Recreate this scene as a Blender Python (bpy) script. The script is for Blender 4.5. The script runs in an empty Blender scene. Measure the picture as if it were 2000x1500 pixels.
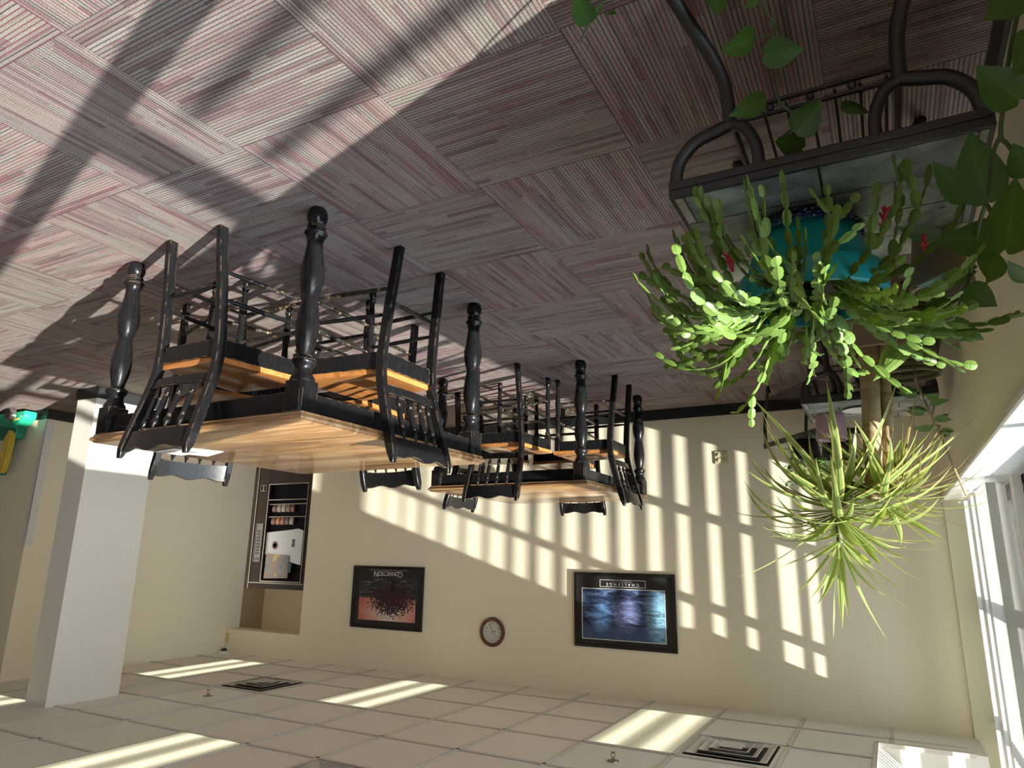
import bpy, bmesh, math, random
from mathutils import Vector, Matrix, Euler
PI = math.pi
SC = bpy.context.scene
COL = SC.collection
rnd = random.Random(7)

# ------------------------------------------------------------------ helpers
def link(o, parent=None):
    COL.objects.link(o)
    if parent is not None:
        o.parent = parent
    return o

class MB:
    """collects shapes in one bmesh and links them as one object"""
    def __init__(s):
        s.bm = bmesh.new()
        s.uv = None
    def quad(s, pts, uvs=None, flip=False):
        vs = [s.bm.verts.new(p) for p in pts]
        try:
            f = s.bm.faces.new(vs)
        except ValueError:
            return None
        if uvs:
            if s.uv is None:
                s.uv = s.bm.loops.layers.uv.new('UVMap')
            for l, u in zip(f.loops, uvs):
                l[s.uv].uv = u
        return f
    def box(s, x0, x1, y0, y1, z0, z1, M=None):
        c = [(x0,y0,z0),(x1,y0,z0),(x1,y1,z0),(x0,y1,z0),(x0,y0,z1),(x1,y0,z1),(x1,y1,z1),(x0,y1,z1)]
        if M is not None: c = [M @ Vector(p) for p in c]
        v = [s.bm.verts.new(p) for p in c]
        for f in ((3,2,1,0),(4,5,6,7),(0,1,5,4),(1,2,6,5),(2,3,7,6),(3,0,4,7)):
            s.bm.faces.new([v[i] for i in f])
        return s
    def prism(s, pts, y0, y1, axis='y', M=None):
        """extrude a closed 2D outline; axis is the extrusion axis"""
        def P(a, b, t):
            p = {'y':(a,t,b), 'x':(t,a,b), 'z':(a,b,t)}[axis]
            return M @ Vector(p) if M is not None else p
        A = [s.bm.verts.new(P(a,b,y0)) for a,b in pts]
        B = [s.bm.verts.new(P(a,b,y1)) for a,b in pts]
        n = len(pts)
        s.bm.faces.new(A); s.bm.faces.new(B[::-1])
        for i in range(n):
            j = (i+1) % n
            s.bm.faces.new([A[j], A[i], B[i], B[j]])
        return s
    def loft(s, sections, closed=True, caps=True):
        """sections: list of rings of points, equal length"""
        R = [[s.bm.verts.new(p) for p in r] for r in sections]
        n = len(R[0])
        for a, b in zip(R, R[1:]):
            for i in range(n if closed else n-1):
                j = (i+1) % n
                s.bm.faces.new([a[i], a[j], b[j], b[i]])
        if caps and closed:
            s.bm.faces.new(R[0][::-1]); s.bm.faces.new(R[-1])
        return s
    def lathe(s, prof, c=(0,0,0), n=20, M=None, caps=True):
        rings = []
        for r, z in prof:
            ring = []
            for i in range(n):
                a = 2*PI*i/n
                p = Vector((c[0]+max(r,1e-4)*math.cos(a), c[1]+max(r,1e-4)*math.sin(a), c[2]+z))
                ring.append(M @ p if M is not None else p)
            rings.append(ring)
        return s.loft(rings, True, caps)
    def tube(s, pts, r, n=10, caps=True, sx=1.0):
        pts = [Vector(p) for p in pts]
        if not hasattr(r, '__len__'): r = [r]*len(pts)
        rings = []; up = None
        for i, p in enumerate(pts):
            d = (pts[min(i+1,len(pts)-1)] - pts[max(i-1,0)])
            if d.length < 1e-9: d = Vector((0,0,1))
            d.normalize()
            if up is None:
                up = Vector((0,0,1)) if abs(d.z) < .9 else Vector((1,0,0))
            a = d.cross(up)
            if a.length < 1e-6: a = d.orthogonal()
            a.normalize(); b = a.cross(d).normalized(); up = b
            rings.append([p + a*math.cos(2*PI*k/n)*r[i]*sx + b*math.sin(2*PI*k/n)*r[i] for k in range(n)])
        return s.loft(rings, True, caps)
    def ball(s, c, r, n=12):
        prof = [(r*math.sin(PI*i/8), -r*math.cos(PI*i/8)) for i in range(9)]
        return s.lathe(prof, c, n)
    def build(s, name, m, parent=None, smooth=True, bevel=0, seg=2):
        me = bpy.data.meshes.new(name)
        bmesh.ops.recalc_face_normals(s.bm, faces=s.bm.faces)
        s.bm.to_mesh(me); s.bm.free()
        o = bpy.data.objects.new(name, me); link(o, parent)
        if m is not None:
            for mm in (m if isinstance(m, (list, tuple)) else [m]): me.materials.append(mm)
        if bevel:
            b = o.modifiers.new('bevel', 'BEVEL'); b.width = bevel; b.segments = seg; b.limit_method = 'ANGLE'; b.angle_limit = math.radians(40)
        if smooth:
            for p in me.polygons: p.use_smooth = True
            if hasattr(me, 'set_sharp_from_angle'):
                me.set_sharp_from_angle(angle=math.radians(38))
        return o

def smooth_path(pts, n=8):
    """Catmull-Rom through pts"""
    P = [Vector(p) for p in pts]; out = []
    for i in range(len(P)-1):
        p0 = P[max(i-1,0)]; p1 = P[i]; p2 = P[i+1]; p3 = P[min(i+2,len(P)-1)]
        for k in range(n):
            t = k/n
            out.append(.5*((2*p1)+(p2-p0)*t+(2*p0-5*p1+4*p2-p3)*t*t+(3*p1-p0-3*p2+p3)*t**3))
    out.append(P[-1])
    return out

def tag(o, label=None, cat=None, group=None, kind=None):
    if label: o['label'] = label
    if cat: o['category'] = cat
    if group: o['group'] = group
    if kind: o['kind'] = kind
    return o
def thing(name, label, cat, loc=(0,0,0), rz=0, group=None):
    o = bpy.data.objects.new(name, None); link(o)
    o.empty_display_size = .1
    o.location = loc; o.rotation_euler = (0,0,rz)
    return tag(o, label, cat, group)
def struct(o):
    o['kind'] = 'structure'; return o
def dup(root, loc, rz, label, group=None):
    r = root.copy(); COL.objects.link(r); r.location = loc; r.rotation_euler = (0,0,rz)
    r['label'] = label
    if group: r['group'] = group
    for ch in list(root.children):
        c = ch.copy(); COL.objects.link(c); c.parent = r
        for g in list(ch.children):
            d = g.copy(); COL.objects.link(d); d.parent = c
    return r

# ------------------------------------------------------------------ materials
def S2L(c):
    return tuple(((v/255)/12.92 if v/255 <= .04045 else ((v/255+.055)/1.055)**2.4) for v in c)
class NT:
    def __init__(s, name):
        s.m = bpy.data.materials.new(name); s.m.use_nodes = True
        s.t = s.m.node_tree; s.N = s.t.nodes; s.L = s.t.links
        s.b = s.N['Principled BSDF']; s.out = s.N['Material Output']
    def n(s, typ, **kw):
        x = s.N.new(typ)
        for k, v in kw.items():
            if k.startswith('i_'):
                x.inputs[k[2:].replace('_',' ')].default_value = v
            else: setattr(x, k, v)
        return x
    def l(s, a, b): s.L.new(a, b)
    def math(s, op, a, b=None, c=None):
        x = s.N.new('ShaderNodeMath'); x.operation = op
        for i, v in enumerate((a, b, c)):
            if v is None: continue
            if hasattr(v, 'links'): s.l(v, x.inputs[i])
            else: x.inputs[i].default_value = v
        return x.outputs[0]
    def mix(s, f, a, b, typ='MIX'):
        x = s.N.new('ShaderNodeMix'); x.data_type = 'RGBA'; x.blend_type = typ
        for i, v in ((0, f), (6, a), (7, b)):
            if hasattr(v, 'links'): s.l(v, x.inputs[i])
            elif i == 0: x.inputs[0].default_value = v
            else: x.inputs[i].default_value = (*v[:3], 1)
        return x.outputs[2]
    def ramp(s, f, stops, mode='LINEAR'):
        x = s.N.new('ShaderNodeValToRGB'); x.color_ramp.interpolation = mode
        e = x.color_ramp.elements
        while len(e) < len(stops): e.new(.5)
        for el, (p, c) in zip(e, stops):
            el.position = p; el.color = (*c[:3], 1)
        s.l(f, x.inputs[0]); return x.outputs[0]
    def coord(s, which='Object'):
        return s.N.new('ShaderNodeTexCoord').outputs[which]
    def noise(s, vec, scale, detail=2, rough=.5, out=0, dist=0):
        x = s.N.new('ShaderNodeTexNoise'); x.inputs['Scale'].default_value = scale
        x.inputs['Detail'].default_value = detail; x.inputs['Roughness'].default_value = rough
        x.inputs['Distortion'].default_value = dist
        if vec is not None: s.l(vec, x.inputs['Vector'])
        return x.outputs[out]
    def mapping(s, vec, loc=(0,0,0), rot=(0,0,0), sc=(1,1,1)):
        x = s.N.new('ShaderNodeMapping'); s.l(vec, x.inputs[0])
        x.inputs[1].default_value = loc; x.inputs[2].default_value = rot; x.inputs[3].default_value = sc
        return x.outputs[0]
    def bump(s, h, strength=.2, dist=.01):
        x = s.N.new('ShaderNodeBump'); x.inputs['Strength'].default_value = strength; x.inputs['Distance'].default_value = dist
        s.l(h, x.inputs['Height']); s.l(x.outputs[0], s.b.inputs['Normal'])
    def base(s, v):
        if hasattr(v, 'links'): s.l(v, s.b.inputs['Base Color'])
        else: s.b.inputs['Base Color'].default_value = (*v[:3], 1)
    def set(s, rough=None, metal=None, spec=None, coat=None):
        if rough is not None:
            if hasattr(rough, 'links'): s.l(rough, s.b.inputs['Roughness'])
            else: s.b.inputs['Roughness'].default_value = rough
        if metal is not None: s.b.inputs['Metallic'].default_value = metal
        if spec is not None: s.b.inputs['Specular IOR Level'].default_value = spec
        if coat is not None: s.b.inputs['Coat Weight'].default_value = coat; s.b.inputs['Coat Roughness'].default_value = .1
        return s

def simple(name, col, rough=.5, metal=0, var=.06, scale=30, spec=.5, coat=0, bump=0):
    t = NT(name); c = t.noise(t.coord(), scale, 3)
    dark = tuple(v*(1-var) for v in col); lite = tuple(min(1, v*(1+var)) for v in col)
    t.base(t.ramp(c, [(.3, dark), (.7, lite)])); t.set(rough, metal, spec, coat)
    if bump: t.bump(c, bump, .002)
    return t.m

M = {}
M['wall'] = simple('beige_paint', (.86,.775,.60), .55, var=.015, scale=60, spec=.3, bump=.06)
M['wall_trim'] = simple('white_trim_paint', (.78,.75,.68), .4, var=.02)
M['column'] = simple('column_paint', (.72,.69,.62), .45, var=.015, scale=60, spec=.35)
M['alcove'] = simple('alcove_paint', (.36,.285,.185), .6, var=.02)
M['ceil'] = simple('ceiling_tile', (.84,.80,.725), .8, var=.04, scale=400, spec=.2, bump=.15)
M['tbar'] = simple('ceiling_bar', (.66,.61,.54), .45, var=.02)
M['tbar_shadow'] = simple('ceiling_bar_shadow', (.40,.37,.32), .7)
M['baseboard'] = simple('black_vinyl', (.012,.012,.013), .45)
M['sill'] = simple('white_laminate_sill', (.80,.79,.76), .22, var=.02, spec=.5)
M['frame_black'] = simple('black_window_metal', (.015,.015,.017), .4, metal=.3)
M['frame_white'] = simple('white_window_post', (.75,.74,.70), .4)
M['white_plastic'] = simple('white_plastic', (.8,.8,.78), .35)
M['iron'] = simple('black_iron', (.018,.017,.018), .45, var=.2, scale=80, spec=.5)
M['chrome'] = simple('polished_metal', (.7,.7,.7), .18, metal=1)
M['brass'] = simple('sprinkler_brass', (.28,.22,.13), .35, metal=.9)
M['dark_hole'] = simple('duct_black', (.01,.01,.01), .8)
M['soil'] = simple('potting_soil', (.035,.024,.016), .95, var=.5, scale=200, bump=.6)
M['outlet'] = simple('ivory_plastic', (.66,.60,.38), .35)
M['slot'] = simple('socket_dark', (.03,.028,.02), .5)
M['black_plastic'] = simple('black_plastic', (.016,.016,.018), .35)

def glass_mat():
    t = NT('window_glass'); t.N.remove(t.b)
    tr = t.n('ShaderNodeBsdfTransparent'); tr.inputs[0].default_value = (.94,.96,.95,1)
    gl = t.n('ShaderNodeBsdfGlossy'); gl.inputs['Roughness'].default_value = .01
    fr = t.n('ShaderNodeFresnel'); fr.inputs[0].default_value = 1.35
    mx = t.n('ShaderNodeMixShader'); t.l(fr.outputs[0], mx.inputs[0]); t.l(tr.outputs[0], mx.inputs[1]); t.l(gl.outputs[0], mx.inputs[2])
    t.l(mx.outputs[0], t.out.inputs[0]); return t.m
M['glass'] = glass_mat()

TS, OX, OY = .6096, -1.917, -5.474
def carpet_mat():
    t = NT('striped_carpet_tiles'); co = t.coord()
    sx = t.n('ShaderNodeSeparateXYZ'); t.l(co, sx.inputs[0])
    gx = t.math('DIVIDE', t.math('SUBTRACT', sx.outputs[0], OX), TS); gy = t.math('DIVIDE', t.math('SUBTRACT', sx.outputs[1], OY), TS)
    ix = t.math('FLOOR', gx); iy = t.math('FLOOR', gy)
    fx = t.math('SUBTRACT', gx, ix); fy = t.math('SUBTRACT', gy, iy)
    par = t.math('FLOORED_MODULO', t.math('ADD', ix, iy), 2.0)      # 1: stripes run along x
    def sel(a, b):                                                   # par ? a : b
        return t.math('ADD', t.math('MULTIPLY', par, a), t.math('MULTIPLY', t.math('SUBTRACT', 1.0, par), b))
    u = sel(fx, fy); v = sel(fy, fx)                                 # u along the ribs, v across
    tile = t.math('ADD', t.math('MULTIPLY', ix, 17.3), t.math('MULTIPLY', iy, 5.71))
    NR = 48
    row = t.math('FLOOR', t.math('MULTIPLY', v, NR)); rf = t.math('FRACT', t.math('MULTIPLY', v, NR))
    def wn(a, b, c=0.0):
        cx = t.n('ShaderNodeCombineXYZ')
        for i, w in enumerate((a, b, c)):
            if hasattr(w, 'links'): t.l(w, cx.inputs[i])
            else: cx.inputs[i].default_value = w
        w = t.n('ShaderNodeTexWhiteNoise'); t.l(cx.outputs[0], w.inputs['Vector']); return w.outputs['Value']
    def nz(a, b, c, scale):
        cx = t.n('ShaderNodeCombineXYZ')
        for i, w in enumerate((a, b, c)): t.l(w, cx.inputs[i]) if hasattr(w, 'links') else setattr(cx.inputs[i], 'default_value', w)
        return t.noise(cx.outputs[0], scale, 2, .6)
    # broad bands of a few ribs each, broken along their length
    band = t.math('FLOOR', t.math('MULTIPLY', v, 29.0))
    off = wn(band, tile, 3.0)
    seg = t.math('FLOOR', t.math('ADD', t.math('MULTIPLY', u, 1.9), t.math('MULTIPLY', off, 9.0)))
    b1 = wn(band, tile, seg)
    seg2 = t.math('FLOOR', t.math('ADD', t.math('MULTIPLY', u, 1.5), t.math('MULTIPLY', wn(row, tile, 9.0), 7.0)))
    b2 = wn(row, tile, t.math('ADD', seg2, 40.0))
    broad = nz(t.math('MULTIPLY', v, 5.0), t.math('ADD', tile, t.math('MULTIPLY', u, .8)), 0.0, 1.0)
    tone = t.math('ADD', t.math('ADD', t.math('MULTIPLY', b1, .36), t.math('MULTIPLY', b2, .20)), t.math('MULTIPLY', broad, .46))
    col = t.ramp(tone, [(.24, (.165,.118,.116)), (.36, (.215,.172,.163)), (.48, (.265,.237,.217)), (.66, (.305,.285,.256)), (.90, (.35,.33,.295))])
    # every rib is edged by a thin yarn line, wine red on most, dark brown on others
    w3 = wn(row, tile, t.math('ADD', seg2, 80.0))
    yarn = t.ramp(w3, [(.0, (.05,.026,.03)), (.34, (.085,.032,.042)), (.36, (.25,.032,.06)), (.8, (.29,.045,.075)), (1, (.24,.10,.11))])
    redness = t.math('ADD', .25, t.math('MULTIPLY', wn(tile, 2.0), .75))
    yarn = t.mix(redness, (.075,.045,.045), yarn)
    groove = t.math('LESS_THAN', t.math('ABSOLUTE', t.math('SUBTRACT', rf, .82)), .150)
    col = t.mix(t.math('MULTIPLY', groove, .80), col, yarn)
    grain = t.noise(co, 330, 2, .6)
    col = t.mix(.65, col, t.ramp(grain, [(.32, (.12,.13,.125)), (.5, (.5,.5,.5)), (.66, (.95,.95,.92))]), 'OVERLAY')
    cloud = t.noise(co, 1.3, 3)
    col = t.mix(.3, col, t.ramp(cloud, [(.3, (.40,.40,.40)), (.7, (.6,.6,.6))]), 'OVERLAY')
    edge = t.math('LESS_THAN', t.math('MINIMUM', t.math('MINIMUM', fx, t.math('SUBTRACT', 1.0, fx)), t.math('MINIMUM', fy, t.math('SUBTRACT', 1.0, fy))), .0035)
    col = t.mix(t.math('MULTIPLY', edge, .5), col, (.05,.035,.038))
    t.base(col); t.set(.95, spec=.1)
    t.bump(t.math('ADD', t.math('MULTIPLY', grain, .6), t.math('MULTIPLY', t.math('SUBTRACT', 1.0, groove), .6)), .35, .004)
    return t.m
M['carpet'] = carpet_mat()

def wood_mat(name, c1, c2, c3, scale=1.0, rot=(0,0,0), rough=.3, coat=.3, planks=0):
    t = NT(name); co = t.coord()
    v = t.mapping(co, rot=rot, sc=(1.2*scale, 16*scale, 16*scale))
    n1 = t.noise(v, 1.5, 5, .6, dist=.8); n2 = t.noise(t.mapping(co, rot=rot, sc=(4*scale, 90*scale, 90*scale)), 2, 3)
    f = t.math('ADD', t.math('MULTIPLY', n1, .72), t.math('MULTIPLY', n2, .28))
    if planks:
        s = t.n('ShaderNodeSeparateXYZ'); t.l(t.mapping(co, rot=rot), s.inputs[0])
        p = t.math('FLOOR', t.math('MULTIPLY', s.outputs[1], planks))
        w = t.n('ShaderNodeTexWhiteNoise'); w.noise_dimensions = '1D'; t.l(p, w.inputs['W'])
        f = t.math('ADD', f, t.math('MULTIPLY', t.math('SUBTRACT', w.outputs['Value'], .5), .16))
    t.base(t.ramp(f, [(.34, c1), (.5, c2), (.66, c3)])); t.set(rough, coat=coat)
    t.bump(n2, .06, .002); return t.m
M['table_wood'] = wood_mat('worn_oak_tabletop', (.17,.085,.038), (.33,.18,.078), (.49,.32,.17), 1, (0,0,0), .24, .35, planks=9)
M['seat_wood'] = wood_mat('amber_seat_wood', (.28,.10,.025), (.40,.155,.042), (.50,.22,.07), 1.5, (0,0,0), .3, .3)
M['clock_wood'] = wood_mat('mahogany', (.065,.016,.007), (.12,.032,.014), (.17,.05,.02), 3, (0,0,0), .3, .3)

def blackwood():
    t = NT('worn_black_paint'); co = t.coord()
    fl = t.noise(co, 55, 5, .75); sc = t.noise(t.mapping(co, sc=(1,1,.12)), 120, 3, .7)
    bev = t.n('ShaderNodeBevel'); bev.samples = 4; bev.inputs['Radius'].default_value = .0035
    geo = t.n('ShaderNodeNewGeometry')
    dt = t.n('ShaderNodeVectorMath', operation='DOT_PRODUCT'); t.l(bev.outputs[0], dt.inputs[0]); t.l(geo.outputs['Normal'], dt.inputs[1])
    edge = t.math('LESS_THAN', dt.outputs['Value'], .965)
    wear = t.math('MULTIPLY', edge, t.math('GREATER_THAN', t.noise(co, 24, 3), .50))
    base = t.ramp(sc, [(.3, (.005,.005,.006)), (.68, (.010,.0095,.0095)), (.80, (.04,.036,.03))])
    chips = t.math('GREATER_THAN', fl, .705)
    base = t.mix(chips, base, (.14,.085,.04))
    base = t.mix(wear, base, (.22,.155,.10))
    t.base(base); t.set(t.math('ADD', .10, t.math('MULTIPLY', sc, .20)), spec=.26); return t.m
M['black_wood'] = blackwood()
def worn_rung():
    t = NT('chipped_rung_paint'); co = t.coord()
    fl = t.noise(co, 38, 4, .7)
    t.base(t.ramp(fl, [(.55, (.012,.011,.010)), (.60, (.16,.11,.045)), (.72, (.36,.27,.12))])); t.set(.45); return t.m
M['rung'] = worn_rung()

def slate_mat():
    t = NT('slate_tiles'); co = t.coord(); s = t.n('ShaderNodeSeparateXYZ'); t.l(co, s.inputs[0])
    y = t.math('MULTIPLY', s.outputs[1], 1/.155); row = t.math('FLOOR', y); fy = t.math('FRACT', y)
    x = t.math('ADD', t.math('MULTIPLY', s.outputs[0], 1/.31), t.math('MULTIPLY', t.math('FLOORED_MODULO', row, 2.0), .5))
    ix = t.math('FLOOR', x); fx = t.math('FRACT', x)
    cb = t.n('ShaderNodeCombineXYZ'); t.l(ix, cb.inputs[0]); t.l(row, cb.inputs[1])
    w = t.n('ShaderNodeTexWhiteNoise'); t.l(cb.outputs[0], w.inputs['Vector'])
    col = t.ramp(w.outputs['Value'], [(0, (.25,.265,.235)), (.3, (.19,.22,.205)), (.55, (.31,.30,.235)), (.8, (.40,.35,.28)), (.92, (.33,.215,.14))], 'CONSTANT')
    n1 = t.noise(co, 9, 6, .7, dist=.6)
    col = t.mix(.85, col, t.ramp(n1, [(.32, (.12,.12,.12)), (.5, (.5,.5,.5)), (.66, (.85,.85,.80))]), 'OVERLAY')
    spots = t.math('GREATER_THAN', t.noise(co, 14, 4, .65), .67)
    col = t.mix(t.math('MULTIPLY', spots, .85), col, (.015,.017,.02))
    g = t.math('MAXIMUM', t.math('GREATER_THAN', fy, .962), t.math('GREATER_THAN', fx, .982))
    col = t.mix(g, col, (.012,.012,.012))
    t.base(col); t.set(.5, spec=.4); t.bump(t.math('SUBTRACT', n1, t.math('MULTIPLY', g, .7)), .45, .006); return t.m
M['slate'] = slate_mat()

def leafy(name, stops, rough=.4, transl=.35, veins=None, noise_mix=.2, speck=0):
    """stops are a colour ramp across the leaf (uv.x, 0..1); light shines through the blade"""
    t = NT(name); uv = t.n('ShaderNodeTexCoord').outputs['UV']; s = t.n('ShaderNodeSeparateXYZ'); t.l(uv, s.inputs[0])
    co = t.coord()
    f = t.math('ADD', s.outputs[0], t.math('MULTIPLY', t.math('SUBTRACT', t.noise(co, 25, 2), .5), .12))
    col = t.ramp(f, stops)
    nn = t.noise(co, 14, 3)
    col = t.mix(noise_mix, col, t.ramp(nn, [(.3, (.28,.28,.28)), (.7, (.74,.74,.70))]), 'OVERLAY')
    if speck:
        col = t.mix(t.math('MULTIPLY', t.math('GREATER_THAN', t.noise(co, speck, 3, .6), .70), .8), col, (.45,.55,.16))
    t.base(col); t.set(rough, spec=.30)
    tr = t.n('ShaderNodeBsdfTranslucent'); t.l(t.mix(.6, col, (.44,.56,.06)), tr.inputs[0])
    mx = t.n('ShaderNodeMixShader'); mx.inputs[0].default_value = transl
    t.l(t.b.outputs[0], mx.inputs[1]); t.l(tr.outputs[0], mx.inputs[2]); t.l(mx.outputs[0], t.out.inputs[0]); return t.m
G0 = (.05,.13,.022)
M['cactus'] = leafy('cactus_pads', [(0, (.165,.25,.052)), (.42, (.125,.215,.043)), (.5, (.23,.31,.10)), (.58, (.125,.215,.043)), (1, (.17,.26,.052))], .38, .26)
M['pothos'] = leafy('pothos_leaf', [(0, (.030,.095,.020)), (.46, (.036,.115,.024)), (.5, (.075,.17,.045)), (.54, (.036,.115,.024)), (1, (.028,.088,.020))], .32, .25, speck=9)
M['dracaena'] = leafy('striped_dracaena_leaf', [(0, (.50,.43,.13)), (.17, (.46,.46,.17)), (.28, (.14,.22,.05)), (.45, (.18,.27,.075)), (.52, (.33,.40,.17)), (.6, (.15,.23,.055)), (.76, (.18,.26,.065)), (.86, (.47,.45,.17)), (1, (.48,.37,.12))], .4, .34)
M['dracaena_dry'] = leafy('browning_dracaena_leaf', [(0, (.30,.20,.07)), (.3, (.20,.19,.06)), (.5, (.17,.19,.055)), (.8, (.30,.18,.06)), (1, (.34,.16,.05))], .5, .3)
M['jade'] = leafy('bushy_leaf', [(0, (.05,.14,.025)), (.5, (.08,.20,.04)), (1, (.05,.14,.025))], .35, .25)
M['vine'] = simple('vine_stem', (.045,.065,.018), .5)
M['bark'] = wood_mat('ridged_cane_bark', (.20,.14,.075), (.34,.25,.14), (.46,.36,.22), 1.2, (0,PI/2,0), .8, 0)
M['flower'] = simple('pink_red_petal', (.60,.02,.06), .4, var=.2)

# ------------------------------------------------------------------ camera (the photograph was taken upside down)
f = 1341.5456
R = ((.881519,-.471872,.016162),(-.101294,-.222442,-.969670),(.461155,.853145,-.243885))
CAMP = Vector((-3.77981,-6.28771,1.37765))
cam = bpy.data.cameras.new('camera'); camo = bpy.data.objects.new('camera', cam); link(camo)
r0, r1, r2 = (Vector(r) for r in R)
mw = Matrix.Identity(4)
for i in range(3):
    mw[i][0] = -r0[i]; mw[i][1] = r1[i]; mw[i][2] = -r2[i]; mw[i][3] = CAMP[i]
camo.matrix_world = mw
cam.sensor_width = 36; cam.lens = f/2000*36; cam.clip_start = .02; cam.clip_end = 200
SC.camera = camo

# ------------------------------------------------------------------ light
S = Vector((1.0, .285, -.328)).normalized()
sun = bpy.data.lights.new('sun', 'SUN'); sun.energy = 11.2; sun.angle = math.radians(.55); sun.color = (1.0,.965,.895)
so = bpy.data.objects.new('sun', sun); link(so); so.rotation_euler = S.to_track_quat('-Z', 'Y').to_euler(); so.location = (-20,-8,8)
w = bpy.data.worlds.new('world'); SC.world = w; w.use_nodes = True
wt = w.node_tree; bg = wt.nodes['Background']
tc = wt.nodes.new('ShaderNodeTexCoord'); sp = wt.nodes.new('ShaderNodeSeparateXYZ'); rp = wt.nodes.new('ShaderNodeValToRGB')
wt.links.new(tc.outputs['Generated'], sp.inputs[0]); wt.links.new(sp.outputs[2], rp.inputs[0]); wt.links.new(rp.outputs[0], bg.inputs[0])
rp.color_ramp.elements[0].position = 0; rp.color_ramp.elements[0].color = (.95,.97,1,1)
rp.color_ramp.elements[1].position = .8; rp.color_ramp.elements[1].color = (.55,.72,1,1)
bg.inputs[1].default_value = 5.6
vs = SC.view_settings; SC.display_settings.display_device = 'sRGB'
vs.view_transform = 'Standard'; vs.look = 'None'; vs.exposure = 0.60; vs.gamma = 1; vs.use_curve_mapping = False
SC.cycles.max_bounces = 8; SC.cycles.diffuse_bounces = 5; SC.cycles.transparent_max_bounces = 16
SC.cycles.caustics_reflective = False; SC.cycles.caustics_refractive = False

# ------------------------------------------------------------------ the room
CH = 2.577                      # ceiling height
XL, XR = -4.17, 3.6             # inner faces of the window wall and right wall
YN = -10.0                      # near end of the room, behind the camera
SILL = .92
XG = -4.45                      # glazing plane
YE = -5.243                     # near end of the low wall under the windows
KD = .285                       # sun: dy per dx
b = MB(); b.box(-4.6, 9.0, YN-.2, 2.2, -.06, 0); struct(b.build('floor', M['carpet'], smooth=False))
b = MB()
b.box(-4.6, 2.37, 0, .2, 0, 3.4); b.box(2.37, 3.8, 0, .2, 2.30, 3.2)
struct(b.build('wall_back', M['wall'], smooth=False))
b = MB(); b.box(XR, XR+.2, -2.5, .2, 0, 3.0); b.box(XR+.2, 9.0, -2.5, -2.3, 0, 3.0); struct(b.build('wall_right', M['wall'], smooth=False))
b = MB(); b.box(9.0, 9.2, YN, -2.3, 0, 3.0); struct(b.build('wall_far_right', M['wall'], smooth=False))
b = MB(); b.box(-4.6, 9.2, YN-.2, YN, 0, 3.0); struct(b.build('wall_near', M['wall'], smooth=False))
b = MB(); b.box(-4.52, XL, YE, 0, 0, SILL-.03); struct(b.build('wall_left', M['wall'], smooth=False))
# alcove behind the opening
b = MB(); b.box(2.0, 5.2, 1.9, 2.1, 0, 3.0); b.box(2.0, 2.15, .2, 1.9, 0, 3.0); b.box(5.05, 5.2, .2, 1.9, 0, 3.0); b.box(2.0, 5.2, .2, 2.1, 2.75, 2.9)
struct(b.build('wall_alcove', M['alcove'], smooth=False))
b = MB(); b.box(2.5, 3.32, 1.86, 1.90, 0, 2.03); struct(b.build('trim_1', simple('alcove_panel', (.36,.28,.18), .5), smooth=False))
# baseboards
b = MB(); b.box(XL, 2.37, -.014, 0, 0, .1); struct(b.build('baseboard_back', M['baseboard'], smooth=False))
b = MB(); b.box(XR-.014, XR, -2.514, .2, 0, .1); b.box(XR, 9.0, -2.514, -2.5, 0, .1); struct(b.build('baseboard_right', M['baseboard'], smooth=False))
b = MB(); b.box(XL, XL+.014, YE, 0, 0, .1); struct(b.build('baseboard_left', M['baseboard'], smooth=False))
# corner guard on the right wall
b = MB(); b.box(XR-.004, XR-.001, -2.504, -2.43, .1, 1.35); b.box(XR-.004, XR+.06, -2.504, -2.501, .1, 1.35)
struct(b.build('trim_2', simple('corner_guard', (.72,.70,.68), .3), smooth=False))
# ceiling with the light well along the windows
XW0, XW1, YW = -4.55, -3.556, -.52
b = MB(); b.box(XW1, 9.2, YN, .0, CH, CH+.06); b.box(XL, XW1, YW, 0, CH, CH+.06); b.box(XL-.03, XL, YW, 0, CH, 2.96); b.box(-4.6, XL, YW, 0, 2.93, 2.99); b.box(-4.6, XW1, YN, YE-.1, CH, CH+.06)
struct(b.build('ceiling', M['ceil'], smooth=False))
b = MB()
b.box(XL-.03, XW1, YW-.012, YW+.03, CH+.001, 3.35); b.box(XW0, XL, YW-.012, YW+.03, 2.935, 3.35)                                  # far end of the well
b.box(XW0, XW1, YE-.13, YE-.1, CH, 3.35)
HX = XW1-.77
b.prism([(XW1,CH), (HX,3.19), (XW0,3.19), (XW0,3.24), (HX,3.24), (XW1+.03,CH+.03)], YE-.1, YW, 'y')   # sloped soffit
struct(b.build('wall_light_well', M['wall_trim'], smooth=False))
b = MB(); b.box(XW1-.02, XW1+.006, YE-.1, YW, CH-.006, CH+.03); b.box(-4.14, XW1, YW-.020, YW+.02, CH-.006, CH+.022); struct(b.build('trim_3', M['tbar'], smooth=False))
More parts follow.
